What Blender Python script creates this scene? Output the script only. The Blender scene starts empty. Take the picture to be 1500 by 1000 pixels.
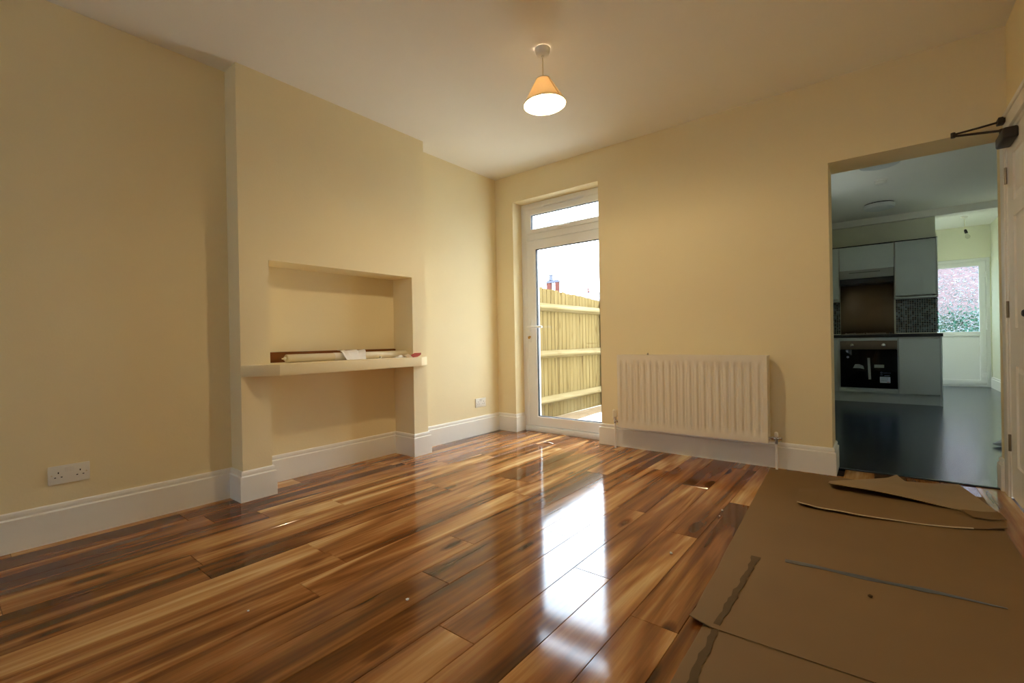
import bpy, bmesh, math, random
from mathutils import Vector, Matrix, noise

scene = bpy.context.scene
C = scene.collection
random.seed(7)

# ------------------------------------------------------------------ camera
CAM = Vector((3.0293, -3.5841, 0.9))
YAW, PITCH, ROLL, FPX = 0.6706, -0.0017, -0.0182, 673.5
cy_, sy_ = math.cos(YAW), math.sin(YAW)
fw = Vector((-sy_, cy_, 0)); rt = Vector((cy_, sy_, 0)); up = Vector((0, 0, 1))
fw2 = fw * math.cos(PITCH) + up * math.sin(PITCH)
up2 = -fw * math.sin(PITCH) + up * math.cos(PITCH)
rt3 = rt * math.cos(ROLL) + up2 * math.sin(ROLL)
up3 = -rt * math.sin(ROLL) + up2 * math.cos(ROLL)
cam_data = bpy.data.cameras.new('camera')
cam_data.sensor_width = 36.0
cam_data.lens = FPX / 1500 * 36.0
cam_data.clip_start = 0.02
cam_data.clip_end = 300
cam = bpy.data.objects.new('camera', cam_data)
C.objects.link(cam)
cam.matrix_world = Matrix(((rt3.x, up3.x, -fw2.x, CAM.x), (rt3.y, up3.y, -fw2.y, CAM.y),
                           (rt3.z, up3.z, -fw2.z, CAM.z), (0, 0, 0, 1)))
scene.camera = cam

# ------------------------------------------------------------------ world, exposure
world = bpy.data.worlds.new('overcast_sky')
scene.world = world
world.use_nodes = True
bg = world.node_tree.nodes['Background']
bg.inputs['Color'].default_value = (0.70, 0.85, 1.0, 1)
bg.inputs['Strength'].default_value = 17.0
LAMP_WATTS = 165.0
vs = scene.view_settings
vs.view_transform = 'Standard'
vs.look = 'None'
vs.gamma = 1.0
vs.exposure = 0.10
vs.use_curve_mapping = False
scene.cycles.use_denoising = True
scene.cycles.max_bounces = 12
scene.cycles.diffuse_bounces = 8
scene.cycles.transparent_max_bounces = 12
scene.cycles.sample_clamp_indirect = 8.0


def portal(loc, rot, sx, sy):
    """daylight sampling guide in a seen or added window opening (adds no light of its own)"""
    l = bpy.data.lights.new('daylight_portal', 'AREA')
    l.shape = 'RECTANGLE'; l.size = sx; l.size_y = sy
    l.cycles.is_portal = True
    o = bpy.data.objects.new('daylight_portal', l)
    C.objects.link(o)
    o.location = loc; o.rotation_euler = rot


portal((0.743, 0.25, 1.13), (math.radians(-90), 0, 0), 1.03, 2.25)
portal((4.03, 7.2, 1.45), (math.radians(-90), 0, 0), 0.7, 1.1)
portal((2.02, 2.35, 1.52), (math.radians(90), 0, math.radians(-90)), 0.9, 1.05)
portal((1.7, -8.83, 1.475), (math.radians(90), 0, 0), 2.4, 1.55)
portal((2.88, 5.9, 1.5), (math.radians(90), 0, math.radians(-90)), 1.8, 1.5)

# ------------------------------------------------------------------ helpers


class MB:
    def __init__(self):
        self.v = []; self.f = []

    def add(self, verts, faces):
        n = len(self.v)
        self.v.extend([tuple(p) for p in verts])
        self.f.extend([tuple(i + n for i in f) for f in faces])
        return self

    def box(self, x0, x1, y0, y1, z0, z1):
        vs_ = [(x, y, z) for z in (z0, z1) for y in (y0, y1) for x in (x0, x1)]
        return self.add(vs_, [(0, 2, 3, 1), (4, 5, 7, 6), (0, 1, 5, 4), (2, 6, 7, 3), (0, 4, 6, 2), (1, 3, 7, 5)])

    def prism(self, poly, z0, z1):
        """plan polygon, counter-clockwise"""
        n = len(poly)
        vs_ = [(x, y, z0) for x, y in poly] + [(x, y, z1) for x, y in poly]
        fs = [tuple(reversed(range(n))), tuple(range(n, 2 * n))]
        fs += [(i, (i + 1) % n, n + (i + 1) % n, n + i) for i in range(n)]
        return self.add(vs_, fs)

    def lathe(self, prof, center, seg=32, axis=(0, 0, 1), caps=True):
        """profile of (radius, height along axis)"""
        ax = Vector(axis).normalized()
        a = ax.orthogonal().normalized(); b = ax.cross(a)
        vs_ = []
        for r, h in prof:
            for k in range(seg):
                t = 2 * math.pi * k / seg
                vs_.append(Vector(center) + ax * h + (a * math.cos(t) + b * math.sin(t)) * r)
        fs = []
        for i in range(len(prof) - 1):
            for k in range(seg):
                k2 = (k + 1) % seg
                fs.append((i * seg + k, i * seg + k2, (i + 1) * seg + k2, (i + 1) * seg + k))
        if caps:
            fs.append(tuple(reversed(range(seg))))
            fs.append(tuple(range((len(prof) - 1) * seg, len(prof) * seg)))
        return self.add(vs_, fs)

    def cyl(self, p0, p1, r, seg=16, r2=None):
        p0 = Vector(p0); p1 = Vector(p1)
        return self.lathe([(r, 0), (r if r2 is None else r2, (p1 - p0).length)], p0, seg, p1 - p0)

    def tube(self, pts, r, seg=10):
        pts = [Vector(p) for p in pts]
        vs_ = []; prev = None
        for i, p in enumerate(pts):
            d = (pts[min(i + 1, len(pts) - 1)] - pts[max(i - 1, 0)]).normalized()
            a = d.orthogonal().normalized() if prev is None else (prev - d * prev.dot(d)).normalized()
            prev = a; b = d.cross(a)
            for k in range(seg):
                t = 2 * math.pi * k / seg
                vs_.append(p + (a * math.cos(t) + b * math.sin(t)) * r)
        fs = []
        for i in range(len(pts) - 1):
            for k in range(seg):
                k2 = (k + 1) % seg
                fs.append((i * seg + k, i * seg + k2, (i + 1) * seg + k2, (i + 1) * seg + k))
        fs.append(tuple(reversed(range(seg))))
        fs.append(tuple(range((len(pts) - 1) * seg, len(pts) * seg)))
        return self.add(vs_, fs)

    def rectframe(self, axis, u0, u1, v0, v1, w, d0, d1, wt=None, wb=None):
        """picture-frame ring in the XZ (axis 'y') or YZ (axis 'x') plane"""
        wt = w if wt is None else wt; wb = w if wb is None else wb
        o = [(u0, v0), (u1, v0), (u1, v1), (u0, v1)]
        i = [(u0 + w, v0 + wb), (u1 - w, v0 + wb), (u1 - w, v1 - wt), (u0 + w, v1 - wt)]
        P = (lambda u, v, d: (u, d, v)) if axis == 'y' else (lambda u, v, d: (d, u, v))
        vs_ = [P(u, v, d) for d in (d0, d1) for ring in (o, i) for u, v in ring]
        fs = []
        for k in range(4):
            k2 = (k + 1) % 4
            fs += [(k, k2, 4 + k2, 4 + k), (8 + k, 12 + k, 12 + k2, 8 + k2),
                   (k, 8 + k, 8 + k2, k2), (4 + k, 4 + k2, 12 + k2, 12 + k)]
        return self.add(vs_, fs)

    def build(self, name, mat, parent=None, bevel=0.0, smooth=False, angle=35, seg=2, label=None):
        off = Vector((0, 0, 0))
        q = parent
        while q is not None:
            off += q.location; q = q.parent
        me = bpy.data.meshes.new(name)
        me.from_pydata([tuple(Vector(p) - off) for p in self.v], [], self.f)
        bm = bmesh.new(); bm.from_mesh(me)
        bmesh.ops.recalc_face_normals(bm, faces=bm.faces)
        if bevel > 0:
            ed = [e for e in bm.edges if len(e.link_faces) == 2 and e.calc_face_angle(0) > math.radians(30)]
            bmesh.ops.bevel(bm, geom=ed, offset=bevel, segments=seg, profile=0.5, affect='EDGES', clamp_overlap=True)
        bm.to_mesh(me); bm.free()
        if smooth or bevel > 0:
            me.polygons.foreach_set('use_smooth', [True] * len(me.polygons))
            me.set_sharp_from_angle(angle=math.radians(angle))
        if mat:
            me.materials.append(mat)
        o = bpy.data.objects.new(name, me)
        C.objects.link(o)
        if parent is not None:
            o.parent = parent
        if label:
            o['label'] = label
        return o


def tag(o, label, cat, group=None):
    o['label'] = label; o['category'] = cat
    if group:
        o['group'] = group
    return o


def thing(name, loc, label=None, cat=None, group=None):
    o = bpy.data.objects.new(name, None)
    o.empty_display_size = 0.05
    C.objects.link(o)
    o.location = loc
    if label:
        tag(o, label, cat, group)
    return o


def struct(o, label=None):
    o['kind'] = 'structure'
    if label:
        o['label'] = label
    return o


def copy_tree(o, parent=None):
    c = o.copy(); C.objects.link(c); c.parent = parent
    for ch in list(o.children):
        copy_tree(ch, c)
    return c


# ------------------------------------------------------------------ materials
def nodes(name):
    m = bpy.data.materials.new(name); m.use_nodes = True
    nt = m.node_tree
    return m, nt, nt.nodes['Principled BSDF']


def lin(c):
    return tuple(((x / 255 / 12.92) if x / 255 <= 0.04045 else ((x / 255 + 0.055) / 1.055) ** 2.4) for x in c) + (1,)


def simple(name, rgb, rough=0.5, metal=0.0, spec=0.5, bump=0.0, bscale=60, var=0.0, vscale=4.0, coat=0.0):
    """plain paint or plastic with fine relief and a little colour variation"""
    m, nt, b = nodes(name)
    b.inputs['Roughness'].default_value = rough
    b.inputs['Metallic'].default_value = metal
    b.inputs['Specular IOR Level'].default_value = spec
    b.inputs['Coat Weight'].default_value = coat
    tc = nt.nodes.new('ShaderNodeTexCoord')
    n = nt.nodes.new('ShaderNodeTexNoise'); n.inputs['Scale'].default_value = vscale; n.inputs['Detail'].default_value = 3
    nt.links.new(tc.outputs['Object'], n.inputs['Vector'])
    mx = nt.nodes.new('ShaderNodeMix'); mx.data_type = 'RGBA'
    col = lin(rgb)
    mx.inputs['A'].default_value = tuple(max(0, x * (1 - var)) for x in col[:3]) + (1,)
    mx.inputs['B'].default_value = tuple(min(1, x * (1 + var)) for x in col[:3]) + (1,)
    nt.links.new(n.outputs['Fac'], mx.inputs['Factor'])
    nt.links.new(mx.outputs['Result'], b.inputs['Base Color'])
    if bump > 0:
        n2 = nt.nodes.new('ShaderNodeTexNoise'); n2.inputs['Scale'].default_value = bscale; n2.inputs['Detail'].default_value = 4
        nt.links.new(tc.outputs['Object'], n2.inputs['Vector'])
        bp = nt.nodes.new('ShaderNodeBump'); bp.inputs['Strength'].default_value = bump; bp.inputs['Distance'].default_value = 0.01
        nt.links.new(n2.outputs['Fac'], bp.inputs['Height'])
        nt.links.new(bp.outputs['Normal'], b.inputs['Normal'])
    return m


def wood(name, ramp, sx=7.5, sy=0.62, rough=0.09, spec=0.40, rand=0.20, knots=True, axis='y', dist=1.2, groove=0.25):
    """streaky boards: every board takes its own cut of the grain"""
    m, nt, b = nodes(name)
    L = nt.links
    tc = nt.nodes.new('ShaderNodeTexCoord'); oi = nt.nodes.new('ShaderNodeObjectInfo')
    vm = nt.nodes.new('ShaderNodeVectorMath'); vm.operation = 'MULTIPLY'
    cb = nt.nodes.new('ShaderNodeCombineXYZ')
    for i in ('X', 'Y', 'Z'):
        L.new(oi.outputs['Random'], cb.inputs[i])
    vm.inputs[1].default_value = (37.0, 91.0, 53.0)
    L.new(cb.outputs[0], vm.inputs[0])
    ad = nt.nodes.new('ShaderNodeVectorMath'); ad.operation = 'ADD'
    L.new(tc.outputs['Object'], ad.inputs[0]); L.new(vm.outputs[0], ad.inputs[1])

    def mapped(a, bb):
        mp = nt.nodes.new('ShaderNodeMapping')
        mp.inputs['Scale'].default_value = (a, bb, a) if axis == 'y' else (a, a, bb)
        L.new(ad.outputs[0], mp.inputs['Vector'])
        return mp.outputs[0]
    n1 = nt.nodes.new('ShaderNodeTexNoise')
    n1.inputs['Scale'].default_value = 1.0; n1.inputs['Detail'].default_value = 3.0
    n1.inputs['Distortion'].default_value = dist
    L.new(mapped(sx, sy), n1.inputs['Vector'])
    n2 = nt.nodes.new('ShaderNodeTexNoise')
    n2.inputs['Scale'].default_value = 1.0; n2.inputs['Detail'].default_value = 5.0; n2.inputs['Roughness'].default_value = 0.6
    L.new(mapped(sx * 9, sy * 4), n2.inputs['Vector'])

    def math_(op, a, c):
        q = nt.nodes.new('ShaderNodeMath'); q.operation = op
        for i, x in enumerate((a, c)):
            if isinstance(x, (int, float)):
                q.inputs[i].default_value = x
            else:
                L.new(x, q.inputs[i])
        return q.outputs[0]
    f = math_('ADD', math_('MULTIPLY', n1.outputs['Fac'], 1.0), math_('MULTIPLY', math_('SUBTRACT', n2.outputs['Fac'], 0.5), groove))
    f = math_('ADD', f, math_('MULTIPLY', math_('SUBTRACT', oi.outputs['Random'], 0.5), rand))
    if knots:
        vo = nt.nodes.new('ShaderNodeTexVoronoi'); vo.inputs['Scale'].default_value = 1.0
        L.new(mapped(6.0, 2.0), vo.inputs['Vector'])
        k = nt.nodes.new('ShaderNodeMapRange')
        k.inputs['From Min'].default_value = 0.02; k.inputs['From Max'].default_value = 0.17
        k.inputs['To Min'].default_value = -0.34; k.inputs['To Max'].default_value = 0.0
        L.new(vo.outputs['Distance'], k.inputs['Value'])
        f = math_('ADD', f, k.outputs[0])
    cr = nt.nodes.new('ShaderNodeValToRGB')
    el = cr.color_ramp.elements
    while len(el) < len(ramp):
        el.new(0.5)
    for e, (p, c) in zip(el, ramp):
        e.position = p; e.color = lin(c)
    L.new(f, cr.inputs['Fac'])
    L.new(cr.outputs['Color'], b.inputs['Base Color'])
    b.inputs['Roughness'].default_value = rough
    b.inputs['Specular IOR Level'].default_value = spec
    bp = nt.nodes.new('ShaderNodeBump'); bp.inputs['Strength'].default_value = 0.02; bp.inputs['Distance'].default_value = 0.005
    L.new(n2.outputs['Fac'], bp.inputs['Height'])
    L.new(bp.outputs['Normal'], b.inputs['Normal'])
    return m


def clear_glass(name, tint=(1, 1, 1)):
    m = bpy.data.materials.new(name); m.use_nodes = True
    nt = m.node_tree; nt.nodes.clear()
    out = nt.nodes.new('ShaderNodeOutputMaterial'); mx = nt.nodes.new('ShaderNodeMixShader')
    tr = nt.nodes.new('ShaderNodeBsdfTransparent'); gl = nt.nodes.new('ShaderNodeBsdfGlossy')
    fr = nt.nodes.new('ShaderNodeFresnel')
    ge = nt.nodes.new('ShaderNodeNewGeometry'); mi = nt.nodes.new('ShaderNodeMapRange')
    mi.inputs['To Min'].default_value = 1.45; mi.inputs['To Max'].default_value = 1 / 1.45   # thin pane: no inner total reflection
    nt.links.new(ge.outputs['Backfacing'], mi.inputs['Value']); nt.links.new(mi.outputs[0], fr.inputs['IOR'])
    tr.inputs['Color'].default_value = tint + (1,)
    gl.inputs['Roughness'].default_value = 0.01
    L = nt.links
    L.new(fr.outputs[0], mx.inputs[0]); L.new(tr.outputs[0], mx.inputs[1]); L.new(gl.outputs[0], mx.inputs[2])
    L.new(mx.outputs[0], out.inputs['Surface'])
    return m


def obscure_glass(name):
    """rolled glass with wormy relief"""
    m, nt, b = nodes(name)
    L = nt.links
    b.inputs['Transmission Weight'].default_value = 1.0
    b.inputs['Base Color'].default_value = (0.33, 0.42, 0.46, 1)
    b.inputs['Roughness'].default_value = 0.03
    b.inputs['IOR'].default_value = 1.35
    tc = nt.nodes.new('ShaderNodeTexCoord')
    n = nt.nodes.new('ShaderNodeTexNoise'); n.inputs['Scale'].default_value = 16; n.inputs['Detail'].default_value = 1
    L.new(tc.outputs['Object'], n.inputs['Vector'])
    ad = nt.nodes.new('ShaderNodeMix'); ad.data_type = 'VECTOR'; ad.inputs['Factor'].default_value = 0.06
    L.new(tc.outputs['Object'], ad.inputs['A']); L.new(n.outputs['Color'], ad.inputs['B'])
    vo = nt.nodes.new('ShaderNodeTexVoronoi'); vo.feature = 'DISTANCE_TO_EDGE'; vo.inputs['Scale'].default_value = 24
    L.new(ad.outputs['Result'], vo.inputs['Vector'])
    mr = nt.nodes.new('ShaderNodeMapRange'); mr.inputs['From Max'].default_value = 0.10
    L.new(vo.outputs['Distance'], mr.inputs['Value'])
    bp = nt.nodes.new('ShaderNodeBump'); bp.inputs['Strength'].default_value = 0.9; bp.inputs['Distance'].default_value = 0.012
    L.new(mr.outputs[0], bp.inputs['Height'])
    L.new(bp.outputs['Normal'], b.inputs['Normal'])
    return m


def shade_material(name):
    m = bpy.data.materials.new(name); m.use_nodes = True
    nt = m.node_tree; nt.nodes.clear()
    out = nt.nodes.new('ShaderNodeOutputMaterial'); mx = nt.nodes.new('ShaderNodeMixShader')
    d = nt.nodes.new('ShaderNodeBsdfDiffuse'); t = nt.nodes.new('ShaderNodeBsdfTranslucent')
    tc = nt.nodes.new('ShaderNodeTexCoord'); w = nt.nodes.new('ShaderNodeTexNoise')
    w.inputs['Scale'].default_value = 260
    cr = nt.nodes.new('ShaderNodeValToRGB')
    cr.color_ramp.elements[0].color = lin((240, 222, 186)); cr.color_ramp.elements[1].color = lin((250, 238, 212))
    L = nt.links
    L.new(tc.outputs['Object'], w.inputs['Vector']); L.new(w.outputs['Fac'], cr.inputs['Fac'])
    L.new(cr.outputs['Color'], d.inputs['Color']); L.new(cr.outputs['Color'], t.inputs['Color'])
    mx.inputs[0].default_value = 0.22
    L.new(d.outputs[0], mx.inputs[1]); L.new(t.outputs[0], mx.inputs[2]); L.new(mx.outputs[0], out.inputs['Surface'])
    return m


def sheer(name, rgb):
    m = bpy.data.materials.new(name); m.use_nodes = True
    nt = m.node_tree; nt.nodes.clear()
    out = nt.nodes.new('ShaderNodeOutputMaterial'); t = nt.nodes.new('ShaderNodeBsdfTranslucent')
    t.inputs['Color'].default_value = tuple(rgb) + (1,)
    nt.links.new(t.outputs[0], out.inputs['Surface'])
    return m


def emission(name, rgb, s):
    m = bpy.data.materials.new(name); m.use_nodes = True
    nt = m.node_tree; nt.nodes.clear()
    out = nt.nodes.new('ShaderNodeOutputMaterial'); e = nt.nodes.new('ShaderNodeEmission')
    e.inputs['Color'].default_value = tuple(rgb) + (1,); e.inputs['Strength'].default_value = s
    nt.links.new(e.outputs[0], out.inputs['Surface'])
    return m


M = {}
M['wall'] = simple('cream_wall_paint', (242, 227, 187), 0.75, spec=0.25, bump=0.06, bscale=90, var=0.02)
M['ceiling'] = simple('white_ceiling_paint', (245, 242, 234), 0.85, spec=0.2, bump=0.04, bscale=70, var=0.015)
M['kwall'] = simple('kitchen_cream_paint', (228, 227, 206), 0.75, spec=0.25, bump=0.05, bscale=90, var=0.02)
M['gloss'] = simple('white_gloss_paint', (244, 241, 234), 0.35, spec=0.5, var=0.015, bump=0.02, bscale=30)
M['upvc'] = simple('white_upvc', (240, 240, 240), 0.3, spec=0.5, var=0.01)
M['gasket'] = simple('black_rubber_gasket', (32, 34, 38), 0.6)
M['chrome'] = simple('chrome', (200, 200, 198), 0.2, metal=1.0)
M['steel'] = simple('brushed_steel', (150, 140, 125), 0.34, metal=1.0, var=0.08, vscale=30)
M['brass'] = simple('brass', (190, 150, 70), 0.3, metal=1.0)
M['radiator'] = simple('white_radiator_enamel', (240, 230, 210), 0.4, spec=0.45, var=0.01)
M['plastic'] = simple('white_plastic', (236, 232, 222), 0.35, var=0.01)
M['cream_plastic'] = simple('cream_plastic', (224, 212, 182), 0.45, var=0.02)
M['dark'] = simple('black_plastic', (14, 14, 16), 0.4)
M['closer'] = simple('bronze_closer_enamel', (62, 54, 46), 0.45, metal=0.4, var=0.1)
M['floorwood'] = wood('polished_laminate_boards',
                      [(0.22, (64, 33, 14)), (0.38, (108, 62, 29)), (0.51, (152, 98, 52)), (0.62, (188, 138, 84)), (0.76, (224, 190, 134))])
M['underlay'] = simple('grey_underlay', (52, 34, 22), 0.8)
M['vinyl'] = wood('dark_blue_vinyl', [(0.2, (15, 23, 32)), (0.5, (30, 43, 58)), (0.8, (52, 70, 90))], sx=14, sy=1.2,
                  rough=0.22, spec=0.95, rand=0, knots=False)
M['fence'] = wood('new_softwood_boards', [(0.2, (72, 55, 30)), (0.42, (104, 87, 54)), (0.6, (111, 94, 60)), (0.85, (120, 104, 70))],
                  sx=16, sy=1.2, rough=0.9, spec=0.0, rand=0.12, axis='z', dist=0.6)
M['rail'] = wood('pale_softwood_rails', [(0.2, (96, 80, 50)), (0.5, (120, 105, 74)), (0.85, (132, 119, 88))], sx=16, sy=1.2,
                 rough=0.9, spec=0.0, rand=0.1, axis='y', dist=0.5)
M['cardboard'] = simple('brown_cardboard', (132, 106, 74), 0.85, spec=0.15, var=0.10, vscale=2.2, bump=0.05, bscale=140)
M['cardboard_lit'] = simple('kitchen_lit_cardboard', (166, 142, 110), 0.85, spec=0.15, var=0.12, vscale=5, bump=0.05, bscale=140)  # paler copy of the cardboard: kitchen light put into the colour
M['cardedge'] = simple('pale_torn_cardboard', (214, 196, 164), 0.9, spec=0.1, var=0.08)
M['papertear'] = simple('torn_paper_ply', (98, 80, 56), 0.9, spec=0.1, var=0.15, vscale=25)
M['tape'] = simple('grey_adhesive_tape', (92, 92, 94), 0.32, spec=0.5, var=0.08, vscale=12)
M['paper'] = simple('white_paper', (240, 236, 230), 0.8, spec=0.2, var=0.02)
M['red'] = simple('red_leaflet_print', (170, 22, 18), 0.4, var=0.1, vscale=20)
M['brownbox'] = simple('brown_packing_box', (120, 74, 34), 0.8, spec=0.2, var=0.08)
M['unit'] = simple('grey_gloss_units', (196, 204, 200), 0.3, spec=0.5, var=0.01)
M['carcass'] = simple('pale_carcass_board', (206, 208, 200), 0.45, var=0.01)
M['worktop'] = simple('black_worktop', (16, 16, 20), 0.35, var=0.2, vscale=90)
M['ovenglass'] = simple('black_oven_glass', (5, 5, 7), 0.08, spec=0.15)
M['ovenfascia'] = simple('bronzed_oven_fascia', (112, 98, 84), 0.38, metal=0.8, var=0.05)
M['sticker'] = simple('pale_blue_sticker', (206, 212, 232), 0.5, var=0.05, vscale=30)
M['print'] = simple('grey_blue_print', (120, 132, 160), 0.5)
M['tape_glint'] = simple('milky_tape_and_glint', (150, 156, 150), 0.35, var=0.2, vscale=60)  # packing tape, also the painted reflection patch on the oven
M['splash'] = simple('bronze_splashback', (112, 92, 70), 0.3, metal=0.7, var=0.05)
M['soil'] = simple('brown_soil', (112, 92, 66), 0.95, spec=0.1, bump=0.5, bscale=40, var=0.3, vscale=9)
M['gravel'] = simple('pale_gravel', (218, 210, 192), 0.95, spec=0.1, bump=0.8, bscale=70, var=0.35, vscale=45)
M['render_wall'] = simple('white_painted_render', (238, 237, 233), 0.9, spec=0.1, var=0.08, bump=0.1)
M['brick'] = simple('dark_red_brick', (72, 38, 32), 0.9, spec=0.1, var=0.2, vscale=12)  # even dark base, kept low against the very bright sky
M['palebrick'] = simple('pale_red_brickwork', (150, 112, 108), 0.9, spec=0.1, var=0.15, vscale=9)
M['roof'] = simple('grey_roof_slates', (92, 92, 100), 0.8, var=0.1)
M['capstone'] = simple('weathered_cap_stone', (58, 60, 72), 0.9, var=0.1)
M['leaf'] = simple('green_hedge_leaf', (58, 104, 78), 0.7, spec=0.2, var=0.3, vscale=20)
M['glass'] = clear_glass('clear_glass')
M['obscure'] = obscure_glass('rolled_obscure_glass')
M['shade'] = shade_material('cream_fabric_shade')
M['bulb_lit'] = emission('lit_bulb', (1.0, 0.86, 0.62), 30.0)
M['bulbglass'] = clear_glass('bulb_glass', (0.92, 0.92, 0.9))
M['diffuser'] = simple('opal_diffuser', (214, 216, 214), 0.3, var=0.01)

# mosaic splashback: every small tile has its own shade
mm, nt, b = nodes('glass_mosaic')
tc = nt.nodes.new('ShaderNodeTexCoord'); sc_ = nt.nodes.new('ShaderNodeVectorMath'); sc_.operation = 'SCALE'
sc_.inputs['Scale'].default_value = 1 / 0.024
fl = nt.nodes.new('ShaderNodeVectorMath'); fl.operation = 'FLOOR'
wn = nt.nodes.new('ShaderNodeTexWhiteNoise'); cr = nt.nodes.new('ShaderNodeValToRGB')
for i, (p_, c_) in enumerate([(0, (16, 20, 22)), (0.5, (48, 58, 62)), (1, (120, 138, 142))]):
    if i == 2:
        e_ = cr.color_ramp.elements.new(1.0)
    else:
        e_ = cr.color_ramp.elements[i]
    e_.position = p_; e_.color = lin(c_)
cr.color_ramp.interpolation = 'LINEAR'
nt.links.new(tc.outputs['Object'], sc_.inputs[0]); nt.links.new(sc_.outputs[0], fl.inputs[0])
nt.links.new(fl.outputs[0], wn.inputs['Vector']); nt.links.new(wn.outputs['Value'], cr.inputs['Fac'])
nt.links.new(cr.outputs['Color'], b.inputs['Base Color'])
b.inputs['Roughness'].default_value = 0.15
M['mosaic'] = mm

# ------------------------------------------------------------------ room dimensions (metres)
H = 2.534                                    # ceiling
R = 3.59                                     # right wall
YF = -4.7                                    # near end of the boards, behind the camera
YB = -8.6                                    # front wall of the unseen front room, extended for its fill window
BD = 0.156                                   # chimney breast projection
B1, B2 = -1.082, -2.481                      # breast edges along the wall
P1, P2 = -1.222, -2.316                      # recess edges
RB = -0.083                                  # back of recess
NT = 1.414                                   # recess head
W1, W2, WH = 0.223, 1.1625, 2.264            # garden door opening
W3 = 1.262                                   # door frame runs on behind the right reveal
DL, DH, WT = 2.798, 2.002, 0.27              # kitchen doorway: left edge, head, wall thickness
KL, KR, KY, LY, LH = 2.22, 4.49, 4.70, 7.05, 2.645  # kitchen left/right, partition, lobby far wall, lobby ceiling

# ------------------------------------------------------------------ walls
w = MB()
w.box(-0.35, 0, YB, P2, 0, H); w.box(-0.35, 0, P1, 0, 0, H); w.box(-0.35, 0, P2, P1, NT, H)
w.box(-0.35, RB, P2, P1, 0, NT)
struct(w.build('wall_left', M['wall']), 'cream plastered left wall with alcoves either side of the chimney breast')
w = MB()
w.box(0, BD, B2, P2, 0, NT); w.box(0, BD, P1, B1, 0, NT); w.box(0, BD, B2, B1, NT, H)
struct(w.build('wall_chimney_breast', M['wall']), 'cream chimney breast with square recess above and below a mantel shelf')
w = MB()
w.box(-0.35, W1, 0, WT, 0, H); w.box(W1, W2, 0, WT, WH, H); w.box(W2, DL, 0, 0.136, 0, H); w.box(W3, DL, 0.136, WT, 0, H); w.box(W2, W3, 0.136, WT, WH, H); w.box(DL, R, 0, WT, DH, H)
w.box(W1, W3, 0.0, WT, -0.2, -0.012)
struct(w.build('wall_back', M['wall']), 'cream back wall with garden door and kitchen doorway')
# right wall with the panelled door opening
DY0, DY1, DZ = -0.74, 0.06, 1.965
w = MB()
w.box(R, R + 0.2, YB, DY0, 0, H); w.box(R, R + 0.2, DY0, DY1, DZ, H); w.box(R, R + 0.2, DY1, WT, 0, H)
struct(w.build('wall_right', M['wall']), 'cream right wall beside the camera')
FX0, FX1, FZ0, FZ1 = 0.5, 2.9, 0.7, 2.25
w = MB()
w.box(-0.35, FX0, YB - 0.25, YB, 0, H); w.box(FX1, R + 0.2, YB - 0.25, YB, 0, H)
w.box(FX0, FX1, YB - 0.25, YB, 0, FZ0); w.box(FX0, FX1, YB - 0.25, YB, FZ1, H)
struct(w.build('wall_front_added', M['wall']))
wf = thing('window_added_3', ((FX0 + FX1) / 2, YB - 0.15, FZ0)); struct(wf, 'unseen white framed front window added for daylight fill')  # unseen window added to fill the room with daylight
MB().rectframe('y', FX0, FX1, FZ0, FZ1, 0.06, YB - 0.2, YB - 0.13).build('added_window_frame', M['upvc'], wf)
for i in range(2):
    a_ = FX0 + 0.05 + i * (FX1 - FX0 - 0.1) / 2; b_ = a_ + (FX1 - FX0 - 0.1) / 2
    if i:
        MB().box(a_ - 0.03, a_ + 0.03, YB - 0.2, YB - 0.13, FZ0 + 0.06, FZ1 - 0.06).build('added_mullion', M['upvc'], wf)
    MB().box(a_, b_, YB - 0.168, YB - 0.162, FZ0 + 0.05, FZ1 - 0.05).build('pane', M['glass'], wf)
MB().box(FX0 - 0.05, FX1 + 0.05, YB + 0.02, YB + 0.022, FZ0 - 0.05, FZ1 + 0.05).build('fill_blind', sheer('added_fill_blind', (0.42, 0.44, 0.46)), wf)  # added translucent sheet softening the fill from the unseen window
struct(MB().box(-0.35, R + 0.2, YB - 0.25, YF - 0.2, -0.2, -0.001).build('floor_front_added', simple('added_grey_carpet', (150, 140, 125), 0.95, bump=0.3, bscale=200, var=0.1)))
struct(MB().box(-0.35, R + 0.2, YB - 0.25, WT, H, H + 0.15).build('ceiling', M['ceiling']), 'off-white plaster ceiling')

# ------------------------------------------------------------------ floor of single laminate boards
fl_ = MB().box(-0.35, R + 0.2, YF - 0.2, 0.20, -0.2, -0.0125).build('floor', M['underlay'])
struct(fl_, 'polished brown laminate floor of long boards')
PW = 0.1545
known = {0: -2.594, 1: -2.017, -1: -1.79, -2: -1.114, 2: -2.75, -3: -2.1, -4: -1.45}
PLEN = 1.285
BV = 0.0014


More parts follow.
